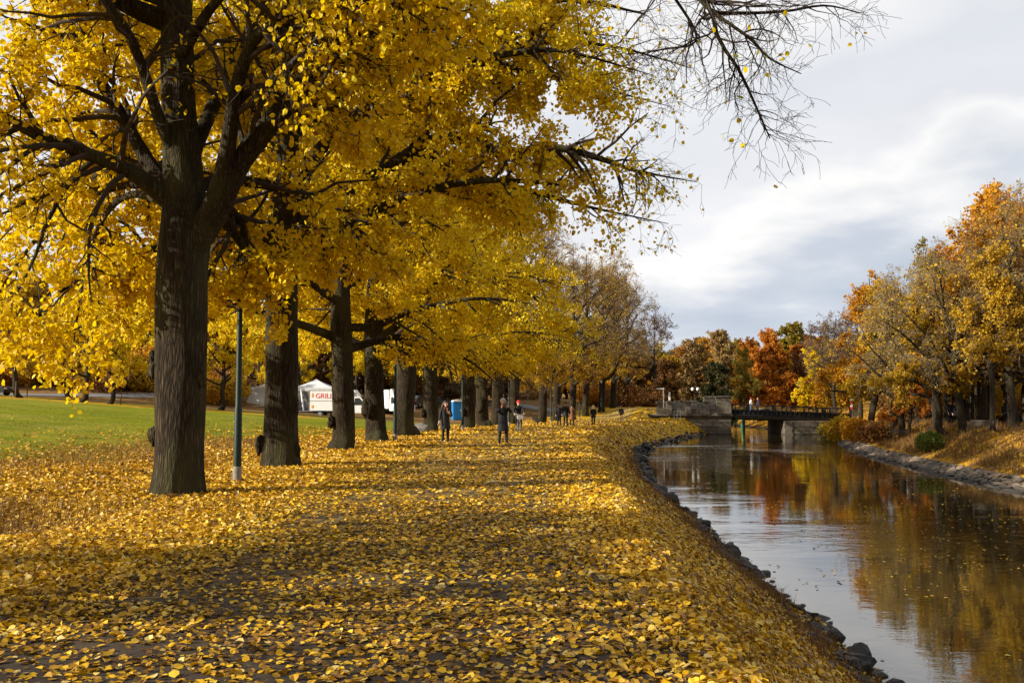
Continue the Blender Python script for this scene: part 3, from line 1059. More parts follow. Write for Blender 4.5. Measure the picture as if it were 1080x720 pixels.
T1 = trunk_px(Y1, B1, [(188, 519, 54, 0), (189, 490, 51, 0), (190, 440, 50, 0), (192, 330, 52, 0), (195, 250, 54, 0), (192, 190, 42, .05), (188, 100, 35, .1),
                       (186, 0, 33, .2), (183, -120, 25, .2), (188, -260, 16, 0), (195, -380, 6, 0)])
L1 = [limb_px(Y1, B1, l) for l in [
    [(186, 222, 20, 0), (162, 198, 20, -.2), (128, 176, 17, -.5), (85, 160, 14, -.8), (40, 143, 12, -1.0), (0, 122, 11, -1.2), (-80, 95, 10, -1.6), (-170, 100, 3, -2)],
    [(182, 205, 16, .2), (157, 172, 16, .5), (130, 125, 14, .8), (105, 85, 13, 1.1), (75, 42, 15, 1.4), (48, 0, 12, 1.6), (10, -80, 8, 2), (-40, -150, 3, 2.4)],
    [(182, 160, 14, -.1), (168, 125, 13, -.4), (155, 85, 11, -.7), (135, 35, 10, -1), (112, 0, 9, -1.2), (85, -70, 6, -1.5), (70, -150, 2, -1.6)],
    [(203, 262, 30, -.1), (228, 218, 28, -.2), (256, 166, 24, -.3), (292, 122, 22, -.3), (332, 80, 21, -.2), (378, 38, 19, 0), (425, -5, 19, .2), (500, -70, 14, .4), (590, -120, 9, .4), (680, -125, 4, .2)],
    [(218, 228, 18, -.3), (236, 178, 18, -.5), (245, 122, 16, -.8), (254, 78, 14, -1.0), (270, 38, 13, -1.2), (305, 22, 12, -1.4), (350, 12, 11, -1.5), (405, -6, 9, -1.7), (480, -40, 6, -2), (560, -60, 2.5, -2.2)],
    [(200, 170, 18, .3), (225, 110, 15, 1.0), (250, 60, 13, 1.8), (280, 0, 11, 2.5), (330, -80, 8, 3.2), (370, -150, 3, 4)],
    [(196, 215, 16, .4), (185, 190, 15, 1.5), (150, 175, 12, 2.8), (90, 190, 9, 4.0), (20, 215, 5, 5.2)],
    [(200, 200, 15, .4), (240, 190, 13, 1.5), (300, 200, 10, 2.6), (360, 230, 6, 3.6), (400, 260, 3, 4.4)],
    [(190, 60, 12, -.1), (230, 0, 10, -.9), (300, -60, 8, -1.9), (380, -110, 3, -2.6)],
    [(187, 30, 12, .0), (140, -40, 10, -.6), (80, -90, 7, -1.4), (0, -120, 3, -2.2)],
    [(185, -80, 12, 0), (260, -150, 11, .3), (380, -190, 10, .5), (520, -180, 8, .2), (640, -110, 7, -.3), (715, -45, 6, -.6), (748, 8, 5, -.7), (758, 42, 4.2, -.7), (780, 75, 3.4, -.7), (797, 112, 2.6, -.8), (812, 146, 1.4, -.8)],
    [(725, -30, 5, -.6), (748, 10, 4.6, -.65), (785, 14, 3.8, -.5), (830, 12, 3, -.3), (870, 6, 2.2, -.2), (908, 14, 1, -.1)],
    [(700, -60, 4.5, -.5), (738, 0, 4.2, -.9), (790, 40, 3.4, -1.2), (812, 62, 2.4, -1.3), (845, 78, 1, -1.3)],
    [(660, -90, 4.5, -.4), (700, -20, 3.6, .2), (735, 40, 2.6, .6), (700, 52, 2.0, .8), (660, 58, 1, .9)],
    [(180, 215, 9, .1), (140, 205, 8, 1.4), (112, 225, 6, 2.2), (92, 275, 4, 2.6), (82, 330, 2.5, 2.8), (76, 375, 1, 2.9)],
    [(100, 168, 7, .4), (75, 190, 6, .5), (52, 230, 4.5, .4), (35, 275, 3.5, .3), (12, 320, 2, .2), (0, 350, 1, .1)],
    [(182, 215, 10, .2), (150, 195, 9, 1.6), (100, 205, 7, 3.0), (50, 240, 5, 4.2), (10, 290, 2.5, 5.2), (-10, 330, 1, 5.6)],
    [(215, 232, 14, .3), (232, 228, 13, 1.0), (246, 245, 10, 1.6), (256, 262, 6, 2.0), (262, 280, 2, 2.1)],
    [(215, 225, 14, .3), (235, 218, 13, 1.1), (252, 232, 10, 1.7), (258, 245, 6, 2.1), (262, 268, 2, 2.2)],
]]
HERO = dict(ROW)
HERO.update(h=18, limbs=6, lb=8.5, lt=14, reach=7.5, up=(10, 55), tn=34, tk=70, ln=16, flare=0.16, d2=3.7, d3=4.2, n4=12.5, n3=5, lscale=0.05, w2=0.19, minr=0.0035)


def lp_hero(p):
    return np.clip(1.2 - sm(5.2, 8.8, p[:, 0]) * 1.25, 0.006, 1) * (1 - .975 * np.exp(-np.abs((p[:, 0] - .3) / 3.4) ** 3) * sm(.4, -.4, p[:, 1]) * sm(3.2, 4.2, p[:, 2]))


HERO['prob'] = lp_hero
make_tree('linden_tree', 11, HERO, M['bark'], M['bark_twig'], M['leaf_yellow'],
          'thickest trunk, golden linden with low spreading limbs standing just before the dark green lamp post',
          BANKROW, B1, T1, L1, burls=[((-.36, -.05, 1.05), (.13, .13, .2)), ((.40, -.12, 2.15), (.12, .16, .28)), ((-.42, 0, 2.3), (.1, .12, .3))])

# ---- the second linden, with the long limb that reaches over the path
Y2 = 26.2
B2 = np.array([xat(297, Y2), Y2, 0.0])
T2 = trunk_px(Y2, B2, [(297, 490, 40, 0), (297, 460, 36, 0), (297, 400, 33, 0), (297, 320, 33, 0), (296, 270, 36, 0), (300, 210, 32, .1), (302, 150, 26, .1), (300, 60, 22, 0),
                       (300, -40, 17, 0), (303, -150, 8, 0)])
L2 = [limb_px(Y2, B2, l) for l in [
    [(303, 262, 20, -.2), (335, 225, 18, -.6), (380, 195, 15, -1.0), (430, 165, 13, -1.2), (455, 147, 12, -1.2), (500, 146, 11, -1.3), (530, 164, 10, -1.3), (575, 155, 9, -1.4), (620, 163, 7, -1.5), (670, 180, 3.5, -1.5), (735, 192, .8, -1.6)],
    [(303, 285, 16, -.2), (340, 255, 14, -.8), (390, 225, 12, -1.6), (450, 200, 9, -2.2), (520, 190, 6, -2.6), (590, 195, 2.5, -3)],
    [(292, 275, 17, 0), (262, 235, 15, -.4), (225, 200, 13, -1), (180, 175, 9, -1.6), (120, 170, 3, -2)],
    [(300, 130, 14, 0), (350, 95, 12, -.2), (420, 72, 10, -.4), (510, 70, 8, -.6), (600, 85, 3.5, -.8), (705, 112, .7, -1)],
    [(303, 250, 15, 0), (370, 205, 12, .6), (460, 180, 10, 1), (545, 198, 7, 1.2), (620, 218, 3.2, 1.2), (705, 236, .7, 1.2)],
    [(301, 90, 12, 0), (360, 40, 10, .4), (450, 30, 9, .8), (560, 40, 7, 1), (650, 50, 3, 1), (730, 72, .7, 1)],
    [(303, 200, 16, 0), (345, 150, 14, -.3), (400, 105, 12, -.7), (470, 70, 10, -1.2), (550, 55, 7, -1.8), (600, 55, 3.5, -2), (690, 80, .8, -2.2)],
    [(302, 150, 14, 0), (350, 95, 13, .3), (420, 50, 11, .6), (510, 20, 8, .8), (600, 0, 5, .8), (680, 15, 2, .7)],
    [(298, 180, 14, 0), (260, 130, 12, .4), (220, 80, 10, .9), (180, 30, 6, 1.4), (140, -20, 2, 1.8)],
    [(300, 250, 16, .2), (325, 220, 14, 1.2), (365, 200, 11, 2.4), (415, 210, 7, 3.6), (455, 240, 3, 4.4)],
    [(298, 280, 14, .2), (270, 255, 12, 1.4), (230, 245, 10, 2.8), (180, 260, 7, 4), (130, 300, 3, 5)],
    [(302, 90, 13, 0), (370, 30, 11, -.6), (450, -10, 8, -1.2), (560, -30, 4, -1.8), (640, -20, 2, -2)],
    [(296, 290, 13, -.2), (255, 270, 12, -1.2), (200, 260, 10, -2.4), (130, 270, 7, -3.6), (60, 310, 4, -4.4), (30, 350, 2, -4.6)],
]]
H2 = dict(HERO)
H2['tk'] = 56


def lp_h2(p):
    return np.clip(1.25 - sm(6.0, 10, p[:, 0]) * 1.2 - 0.5 * sm(9, 14, p[:, 2]), 0.04, 1) * (1 - .9 * np.exp(-(p[:, 0] / 2.0) ** 2) * sm(.5, -.4, p[:, 1]) * sm(6.8, 5.6, p[:, 2]))


H2['prob'] = lp_h2
make_tree('linden_tree', 12, H2, M['bark'], M['bark_twig'], M['leaf_yellow'],
          'linden with burls on both sides of its foot, beside the white tent',
          BANKROW, B2, T2, L2, burls=[((-.47, -.12, .55), (.15, .16, .25)), ((.42, -.14, .42), (.12, .14, .22)), ((.38, -.1, 1.55), (.1, .14, .26))])

# ---- four row variants, then copies
ROWY = [-27, -17.5, -8.5, 0.5, 9.3, 35.6, 43, 50.3, 59, 67, 75, 83.5, 92, 101, 110, 119, 128, 138, 148, 158]
ROWX = {35.6: 360, 43: 398, 50.3: 432, 59: 453, 67: 493, 75: 512, 83.5: 524, 92: 542, 101: 569, 110: 586, 119: 604, 128: 618, 138: 634, 148: 646, 158: 660}
prot = []
for k in range(4):
    sp = dict(ROW)
    sp['reach'] = [8.2, 7.6, 8.6, 7.9][k]
    sp['r'] = [0.44, 0.42, 0.46, 0.40][k]
    sp['lb'] = [3.9, 3.6, 4.2, 3.7][k]
    if k == 3:
        sp.update(prob=lp_far, h=19, lt=16, r2=0.05)
    bl = [[((-.36, -.15, 1.1), (.13, .16, .26))], [((-.33, -.14, 1.3), (.26, .26, .40)), ((-.18, -.28, 2.2), (.2, .2, .3))], [((.38, -.1, 4.2), (.2, .2, .4))], []][k]
    prot.append(make_tree('linden_tree', 20 + k, sp, M['bark'], M['twig_brown'] if k == 3 else M['bark_twig'], M['leaf_yellow'], '', BANKROW, burls=bl))
over = make_tree('linden_tree', 31, dict(ROW, lb=7.6, limbs=13, reach=7.0, ldroop=.1, prob=lambda p: .6 * lp_row(p) * np.where(p[:, 0] > -1, sm(6.2, 7.2, p[:, 2]), 1)), M['bark'], M['bark_twig'], M['leaf_yellow'], '', BANKROW)
rlabels = {
    35.6: 'linden with a slim trunk standing right in front of the white van cab',
    43: 'linden with a swollen burl halfway up, between the van and the second lamp post',
    50.3: 'linden with a broad knotted trunk hiding part of the white box truck',
    59: 'linden with leaning mossy trunk and rubble at its foot behind the long-haired woman',
    67: 'linden with a pale straight trunk beside the blue portable toilet',
    75: 'linden trunk between the lantern post and the man raising his phone',
    83.5: 'linden trunk showing just behind the man raising his phone',
    92: 'linden trunk directly behind the cyclist in the red hat',
    101: 'linden with dark arching bare limbs, between the cyclist and the walking group',
    110: 'linden trunk behind the walkers in dark coats',
    119: 'linden trunk behind the walker in the brown coat',
    128: 'linden trunk beside the shoulder of the blonde woman in black',
    138: 'linden trunk just before the bare-legged jogger',
    148: 'linden trunk behind the jogger, next to last of the avenue',
    158: 'last linden of the avenue, where the path rises towards the bridge',
}
used = set()
rr_ = random.Random(5)
for i, y in enumerate(ROWY):
    near = y < 15
    k = i % 4
    if y == 35.6:
        k = 0
    if y == 43:
        k = 1
    if y == 50.3:
        k = 2
    if y in (67, 75):
        k = i % 3
    if y > 80:
        k = 3 if y != 83.5 else 2
    src = over if near else prot[k]
    o = src if src.name not in used else copy_tree(src)
    used.add(src.name)
    x = xat(ROWX[y], y) if y in ROWX else float(cur(TROW, y))
    if near:
        x -= 1.5
    o.location = (x, y, h1(x, y))
    o.rotation_euler = (0, 0, rr_.uniform(-0.5, 0.5))
    s_ = rr_.uniform(0.92, 1.06) * (1.1 if y > 45 else 1)
    o.scale = (s_, s_, s_ * rr_.uniform(0.95, 1.05))
    if near:
        o['label'] = ['linden far behind the viewpoint whose shade reaches the path', 'linden behind the viewpoint shading the lower edge of the path',
                      'linden over the near corner of the leaf carpet, behind the viewpoint', 'linden beside the viewpoint, its trunk outside the picture',
                      'linden just outside the picture whose boughs hang into its top corner'][i]
    else:
        o['label'] = rlabels[y]
        if y > 80:
            for c in o.children:
                if c.name.startswith('crown') and k == 3:
                    c.material_slots[0].link = 'OBJECT'
                    c.material_slots[0].material = M['leaf_brown' if i % 3 == 0 and y > 105 else 'leaf_gold']

for k, (x, y, lab) in enumerate(((-17.5, 3.0, 'linden added outside the picture to shade the leaf covered path'),)):
    o = make_tree('linden_tree', 33, dict(ROW, prob=lambda p: .32 * lp_row(p)), M['bark'], M['bark_twig'], M['leaf_yellow'], lab)  # unseen tree added with a sparse crown for dappled shade on the path
    o.location = (x, y, h1(x, y))
    o.rotation_euler = (0, 0, 1.0 + 2 * k)
    o['label'] = lab
    o['group'] = 'lindens added for shade'

# ------------------------------------------------------------------ trees of the wooded bank and beyond
lp_all = lambda p: np.full(len(p), 0.95)
lp_thin = lambda p: np.full(len(p), 0.13)
OAK = dict(h=12, fork=3.4, r=0.30, lb=2.8, lt=10.5, limbs=15, reach=5.4, lr=0.14, d2=2.4, l2=(1.3, 2.8), trop2=(0, 0, 0.0), d3=4.0, l3=(0.6, 1.2), trop3=(0, 0, 0.0),
           d4=4.4, l4=(0.3, 0.6), trop4=(0, 0, 0), n4=14, n3=5, leaf=(0.11, 0.21), prob=lp_all, jit=0.12, up=(5, 65), ldroop=0.3, minr=0.009, tn=14, tk=26, ln=8, wob=0.16, flare=0.25)
BARE = dict(OAK, h=14, r=0.27, fork=4.5, lb=3.6, lt=13, limbs=20, d2=2.6, d3=4.8, d4=6, l4=(0.35, 0.9), prob=lp_thin, n4=4, n3=2, up=(8, 70), reach=6.2, minr=0.009)
SLIM = dict(OAK, h=13, r=0.2, fork=6, lb=4.5, lt=12, reach=3.6, limbs=12)
WOOD = 'trees in the wood on the far bank'
v_oak = [make_tree('oak_tree', 40, OAK, M['bark_grey'], M['twig_brown'], M['leaf_amber'], ''),
         make_tree('oak_tree', 41, dict(OAK, lean=(-0.06, -0.03), h=13), M['bark_grey'], M['twig_brown'], M['leaf_gold'], '')]
v_bare = [make_tree('bare_tree', 43, BARE, M['bark_grey'], M['twig_grey'], M['leaf_gold'], ''),
          make_tree('bare_tree', 44, dict(BARE, lean=(-0.20, -0.06), h=11.5, lb=3.2, lt=10.5), M['bark_grey'], M['twig_grey'], M['leaf_gold'], ''),
          make_tree('bare_tree', 45, dict(BARE, lb=4, h=14, lt=13, minr=0.016), M['bark_grey'], M['twig_brown'], M['leaf_brown'], '')]
v_slim = [make_tree('slender_tree', 46, SLIM, M['bark_grey'], M['twig_brown'], M['leaf_gold'], '')]
ROUND = dict(OAK, h=10.5, fork=2.2, lb=0.9, lt=9.4, limbs=22, reach=5.4, up=(-2, 72), n4=13, leaf=(0.18, 0.34), minr=0.014)
v_round = [make_tree('broadleaf_tree', 47, ROUND, M['bark_grey'], M['twig_brown'], M['leaf_amber'], ''),
           make_tree('broadleaf_tree', 48, dict(ROUND, h=12, lt=11, reach=4.8), M['bark_grey'], M['twig_brown'], M['leaf_gold'], '')]


def kids(o):
    return [q for q in bpy.data.objects if q.parent == o]


def plant(src, x, y, label, group=None, s=1.0, rz=None, leaf=None, name=None, sz=None, dz=0.0):
    if src.as_pointer() not in used:
        used.add(src.as_pointer())
        o = src
    else:
        o = copy_tree(src)
    if name:
        o.name = name
    o.location = (x, y, h1(x, y) - 0.05 + dz)
    o.rotation_euler = (0, 0, rr_.uniform(0, 6.28) if rz is None else rz)
    o.scale = (s, s, sz if sz else s)
    o['label'] = label
    o['category'] = 'tree'
    if group:
        o['group'] = group
    if leaf:
        for c in kids(o):
            if c.name.startswith('crown'):
                c.material_slots[0].link = 'OBJECT'
                c.material_slots[0].material = M[leaf]
    return o


# first keepers (sources get used by the first call)
plant(v_bare[0], xat(1072, 57), 57, 'tall bare grey tree with a straight thick trunk beside the couple in dark clothes', WOOD, .90, 0.4)
plant(v_bare[1], xat(1012, 59), 59, 'bare tree with a thick trunk leaning over the grass towards the water', WOOD, .88, 0.2)
plant(v_slim[0], xat(1047, 56), 56, 'slim pale grey trunk leaning slightly between the leaning tree and the couple', WOOD, 0.75, 1.0, 'leaf_gold')
plant(v_oak[0], xat(1054, 68), 68, 'tall amber oak whose crown is the highest of the far bank', WOOD, 1.22, 2.0, 'leaf_amber', sz=1.3)
plant(v_oak[1], xat(996, 61), 61, 'dark leaning trunk beside the green bush on the grass', WOOD, 0.72, 0.1, 'leaf_gold')
plant(v_bare[2], xat(908, 106), 106, 'brownish bare tree with a fine twiggy crown near the end of the bridge', WOOD, .9, 0.3, 'leaf_brown')
plant(v_oak[1], xat(922, 86), 86, 'bright golden maple leaning out over the bank near the bridge', WOOD, 1.02, 1.0, 'leaf_amber', 'maple_tree')
plant(v_oak[0], xat(935, 80), 80, 'golden tree behind the amber bush at the bend of the bank', WOOD, 0.95, 2.5, 'leaf_gold')
plant(v_bare[0], xat(980, 66), 66, 'bare spreading tree behind the round green bush', WOOD, 0.76, 3.3)
plant(v_oak[1], xat(975, 80), 80, 'olive leaved tree between two bare crowns', WOOD, 1.0, 4.0, 'leaf_olive', sz=1.1)
plant(v_bare[1], xat(950, 70), 70, 'bare tree bending over the dry grass slope', WOOD, .85, 0.5)
plant(v_slim[0], xat(1033, 60), 60, 'slim dark trunk behind the bench on the bank', WOOD, 0.95, 2.0, 'leaf_amber')
plant(v_oak[0], xat(955, 68), 68, 'low orange leaved tree hanging over the dry grass', WOOD, 0.42, 2.0, 'leaf_orange')
plant(v_oak[1], xat(1100, 66), 66, 'amber tree cut by the picture edge behind the thick bare trunk', WOOD, 1.15, 0.6, 'leaf_amber')
plant(v_bare[2], xat(880, 126), 126, 'thin brown tree standing at the bridge end', WOOD, 0.85, 2.0, 'leaf_tan')
plant(v_bare[0], xat(1030, 62), 62, 'bare grey tree with tangled pale boughs behind the park bench', WOOD, 0.82, 2.2)
plant(v_bare[1], xat(965, 74), 74, 'bare tree with pale boughs behind the low orange leaved tree', WOOD, 0.9, 0.0)
plant(v_bare[0], xat(1095, 58), 58, 'bare grey tree cut by the picture edge next to the couple', WOOD, 0.8, 5.0)
for k in range(14):
    y = rr_.uniform(61, 74)
    x = max(xat(rr_.uniform(940, 1085), y), float(cur(TR, y)) + rr_.uniform(6, 8))
    plant(v_slim[0], x, y, 'slim dark trunk among many behind the dry grass slope', 'slim trunks behind the dry grass slope', rr_.uniform(.6, .85), None, rr_.choice(['leaf_gold', 'leaf_amber', 'leaf_brown']))
gl = {'leaf_amber': 'amber tree deep in the wood on the far bank', 'leaf_gold': 'old gold tree deep in the wood on the far bank',
      'leaf_olive': 'olive tree deep in the wood on the far bank', 'bare': 'bare tree deep in the wood on the far bank', 'leaf_orange': 'orange tree deep in the wood on the far bank',
      'leaf_brown': 'brown tree deep in the wood on the far bank'}
rw = random.Random(9)
for i in range(62):
    y = 50 + 62 * rw.random()
    x = float(cur(TR, y)) + 9 + 30 * rw.random() ** 1.2
    px = 540 + x / y * F
    if px > 1150:
        continue
    kd = rw.choice(['bare', 'leaf_amber', 'leaf_amber', 'leaf_gold', 'leaf_olive', 'leaf_brown', 'leaf_orange', 'leaf_gold'])
    src = rw.choice(v_bare) if kd == 'bare' else rw.choice(v_oak + v_slim)
    plant(src, x, y, gl[kd], 'trees deep in the wood on the far bank', rw.uniform(0.85, 1.05), None, None if kd == 'bare' else kd)

# beyond the bridge
plant(v_round[0], xat(820, 150), 150, 'big burnt orange oak behind the iron bridge', None, 1.12, 0.0, 'leaf_orange', 'oak_tree', sz=1.05)
plant(v_round[1], xat(848, 152), 152, 'rusty orange tree pressed against the big burnt orange oak', None, 0.82, 1.3, 'leaf_orange', 'oak_tree')
plant(v_round[1], xat(753, 132), 132, 'dark green round tree behind the stone pillar of the bridge', None, 0.74, 0.0, 'leaf_green', 'evergreen_tree')
plant(v_slim[0], xat(786, 146), 146, 'narrow olive yellow birch between the dark green tree and the orange oak', None, 0.86, 0.0, 'leaf_olive', 'birch_tree')
plant(v_round[0], xat(734, 185), 185, 'pale tan tree behind the end of the avenue', None, 1.3, 1.0, 'leaf_tan')
plant(v_round[1], xat(765, 190), 190, 'pale tan tree rising over the dark green tree', None, 1.2, 2.0, 'leaf_tan')
plant(v_round[0], xat(788, 180), 180, 'amber crown peeping over the narrow birch', None, 1.12, 4.0, 'leaf_orange')
plant(v_round[1], xat(862, 140), 140, 'yellow leaved tree over the far end of the iron railing', None, 0.74, 1.7, 'leaf_yellow')
plant(v_round[1], xat(838, 200), 200, 'olive green crown standing highest behind the orange oak', None, 1.32, 3.1, 'leaf_olive')
plant(v_round[0], xat(881, 132), 132, 'yellow speckled tree above the stone end of the iron span', None, 0.8, 0.7, 'leaf_gold')
plant(v_bare[2], xat(868, 150), 150, 'bare brown tree above the sign post at the bridge end', None, 1.0, 1.7, 'leaf_brown')
plant(v_round[1], xat(708, 190), 190, 'dull gold tree at the end of the avenue', None, 1.1, 0.7, 'leaf_gold')
plant(v_bare[0], xat(650, 175), 175, 'tall bare tree topping the end of the avenue', None, 1.75, 0.7, 'leaf_gold')
plant(v_bare[2], xat(688, 200), 200, 'tall brown twiggy tree at the end of the avenue', None, 1.65, 3.7, 'leaf_brown')
plant(v_round[1], xat(702, 165), 165, 'rust red tree beside the white lamp at the bridge head', None, 0.82, 0.2, 'leaf_brown')
fl = {'leaf_tan': 'tan tree in the distant wood past the bridge', 'leaf_amber': 'amber tree in the distant wood past the bridge', 'leaf_olive': 'olive tree in the distant wood past the bridge',
      'leaf_gold': 'dull gold tree in the distant wood past the bridge', 'leaf_brown': 'brown tree in the distant wood past the bridge'}
for i in range(40):
    y = 215 + 110 * rw.random()
    px = 640 + 300 * (i + rw.random()) / 40
    kd = rw.choice(list(fl))
    plant(rw.choice(v_round), xat(px, y), y, fl[kd], 'trees of the distant wood past the bridge', rw.uniform(1.0, 1.3), None, kd)

# the far side of the lawn: a line of golden lindens along the road, a brown wood behind
ll = [(22, 92, 'leaf_gold', 'old gold tree with a pale trunk beside the parked dark car'), (73, 100, 'leaf_gold', 'old gold tree with a thick black trunk on the far side of the road'),
      (86, 90, 'leaf_yellow', 'slim yellow tree before the road, next to the thick black trunk'), (116, 92, 'leaf_yellow', 'yellow tree past the lawn beside a thin stake'),
      (150, 117, 'leaf_yellow', 'bright yellow tree past the lawn, half hidden by the thickest trunk'), (233, 96, 'leaf_yellow', 'yellow tree past the lawn seen between the two nearest trunks'),
      (270, 112, 'leaf_yellow', 'yellow tree rising behind the white tent'), (320, 118, 'leaf_yellow', 'yellow tree rising behind the grill trailer'),
      (378, 122, 'leaf_yellow', 'yellow tree rising behind the white van'), (415, 128, 'leaf_gold', 'gold tree rising behind the box truck'),
      (455, 135, 'leaf_gold', 'gold tree behind the dark car and hedge'), (500, 142, 'leaf_amber', 'amber tree behind the blue toilet'),
      (535, 150, 'leaf_amber', 'amber tree behind the man raising his phone'), (-30, 95, 'leaf_amber', 'amber tree past the parked car at the picture edge'),
      (190, 119, 'leaf_gold', 'old gold tree past the road behind the thickest trunk')]
for px, y, lf_, lab in ll:
    plant(rw.choice(v_oak), xat(px, y), y, lab, 'trees along the road past the lawn', rw.uniform(0.72, 0.95), None, lf_)
bl_ = {'leaf_brown': 'brown tree in the wood past the dry meadow', 'leaf_amber': 'amber tree in the wood past the dry meadow', 'leaf_gold': 'dull gold tree in the wood past the dry meadow'}
for i in range(64):
    y = 116 + 62 * rw.random()
    px = -60 + 760 * (i + rw.random()) / 64
    if y < 132 and px > 240:
        y += 24
    if px > 540:
        y = 182 + 30 * rw.random()
    kd = rw.choice(['leaf_brown', 'leaf_brown', 'leaf_amber', 'leaf_gold'])
    plant(rw.choice(v_round), xat(px, y), y, bl_[kd], 'trees of the wood past the dry meadow', rw.uniform(0.85, 1.15), None, kd)
# ------------------------------------------------------------------ ground
def axis(dense_lo, dense_hi, step, lo, hi, grow=1.25):
    a = list(np.arange(dense_lo, dense_hi + 1e-6, step))
    s = step
    while a[-1] < hi:
        s *= grow
        a.append(a[-1] + s)
    s = step
    while a[0] > lo:
        s *= grow
        a.insert(0, a[0] - s)
    return np.array(a)


def carpet_edge(y):
    row = cur(TROW, y)
    near = np.interp(y, [16.5, 18, 20.5, 24.5, 31, 40, 50], [-60, -22, -13.0, -11.0, -10.2, -9.6, -8.6])
    return np.where(y < 46, near, row - 3.2)


def carpet(x, y):
    """share of fallen leaves on the path bank"""
    e = carpet_edge(y)
    xl = cur(TL, y)
    k = sm(-1.6, 1.2, x - e + (vnoise(x, y, 0.45, 4) - .5) * 3.5)
    k = k * (x < xl + .3) * (1 - .75 * np.exp(-(((x + 7.9) / 1.5) ** 2 + ((y - 14.3) / 1.4) ** 2)))
    return k


xs = axis(-30, 48, 0.42, -1500, 1500)
ys = axis(-30, 130, 0.42, -400, 2500)
X, Y = np.meshgrid(xs, ys)
Z = H(X, Y)
nx, ny = len(xs), len(ys)
V = np.stack([X, Y, Z], -1).reshape(-1, 3)
i = np.arange(nx - 1)[None] + np.arange(ny - 1)[:, None] * nx
Q = np.stack([i, i + 1, i + 1 + nx, i + nx], -1).reshape(-1, 4)
g = MB().add(V, Q)
ground = g.build('ground', [], None, True)
me = ground.data


def addattr(n, arr):
    a = me.attributes.new(n, 'FLOAT', 'POINT')
    a.data.foreach_set('value', np.asarray(arr, np.float32).ravel())


xl = cur(TL, Y)
xr = cur(TR, Y)
cp = carpet(X, Y)
strip = sm(84, 87, Y + X * -0.0) * (1 - sm(93, 97, Y)) * sm(-12, -22, X)
lawn = (X < xl) * (1 - cp) * (1 - sm(95, 100, Y)) * (1 - strip * .85)
addattr('leafy', np.maximum(cp, strip * .8))
addattr('lawn', lawn)
rbank = (X > 0.5 * (xl + xr)) * 1.0
addattr('rbank', rbank)
addattr('wet', sm(-1.35, -1.75, Z))

t = NT('ground')
co = t.coord((1, 1, 1), False)
lf = t.attr('leafy')
lw = t.attr('lawn')
rb = t.attr('rbank')
wet = t.attr('wet')
fine = t.noise(co, 14, 6, 0.65)
mid = t.noise(co, 1.3, 5, 0.6)
big = t.noise(co, 0.18, 4)
soil = t.ramp(fine, [(0.3, (0.022, 0.016, 0.011)), (0.7, (0.075, 0.055, 0.036))])
stretch = t.coord((0.5, 2.4, 1), False)
mow = t.noise(stretch, 1.6, 6, 0.7)
grass = t.ramp(t.math('ADD', t.math('MULTIPLY', mow, 0.7), t.math('MULTIPLY', fine, 0.35)),
               [(0.34, (0.075, 0.09, 0.002)), (0.5, (0.15, 0.165, 0.003)), (0.62, (0.225, 0.215, 0.005)), (0.75, (0.34, 0.275, 0.03))])
grass = t.mix(t.math('MULTIPLY', t.ramp(big, [(0.45, (0, 0, 0)), (0.65, (1, 1, 1))]), 0.45), grass, (0.33, 0.26, 0.05))
grass = t.mix(t.math('MULTIPLY', t.ramp(t.noise(co, 0.5, 5, 0.6), [(0.42, (1, 1, 1)), (0.56, (0, 0, 0))]), 0.5), grass, (0.10, 0.125, 0.008))
dry = t.ramp(t.math('ADD', t.math('MULTIPLY', mid, 0.6), t.math('MULTIPLY', fine, 0.4)), [(0.35, (0.085, 0.045, 0.015)), (0.5, (0.19, 0.105, 0.036)), (0.68, (0.30, 0.19, 0.07))])
lc1 = t.voro(co, 11, 'F1', 'Color')
lcs = t.n('ShaderNodeSeparateColor')
t.l(lc1, lcs.inputs[0])
leafcol = t.ramp(lcs.outputs[0], [(0, (0.10, 0.05, 0.012)), (0.25, (0.33, 0.17, 0.012)), (0.55, (0.56, 0.32, 0.010)), (0.85, (0.68, 0.42, 0.012)), (1, (0.72, 0.50, 0.08))])
leafcol = t.mix(t.math('MULTIPLY', fine, 0.35), leafcol, (0.12, 0.06, 0.01))
oleaf = t.ramp(lcs.outputs[1], [(0, (0.14, 0.06, 0.015)), (0.5, (0.36, 0.16, 0.015)), (1, (0.6, 0.36, 0.02))])
c = t.mix(t.ramp(t.math('ADD', lw, t.math('MULTIPLY', t.math('SUBTRACT', mid, 0.5), 0.9)), [(0.42, (0, 0, 0)), (0.55, (1, 1, 1))]), dry, grass)
rmask = t.math('MULTIPLY', rb, t.ramp(t.math('ADD', mid, t.math('MULTIPLY', big, 0.3)), [(0.56, (0, 0, 0)), (0.66, (1, 1, 1))]))
c = t.mix(rmask, c, oleaf)
lmask = t.ramp(t.math('ADD', lf, t.math('MULTIPLY', t.math('SUBTRACT', lcs.outputs[2], 0.5), 0.8)), [(0.46, (0, 0, 0)), (0.54, (1, 1, 1))])
under = t.mix(0.62, soil, leafcol)
c = t.mix(lmask, c, leafcol)
c = t.mix(t.math('MULTIPLY', wet, 0.9), c, (0.03, 0.026, 0.02))
hgt = t.math('ADD', t.math('MULTIPLY', fine, 0.6), t.math('MULTIPLY', lcs.outputs[2], 0.6))
me.materials.append(t.pbr(c, 0.9, 0, 0.04, t.bump(hgt, 0.7, 0.05)))
tag(ground, kind='structure')


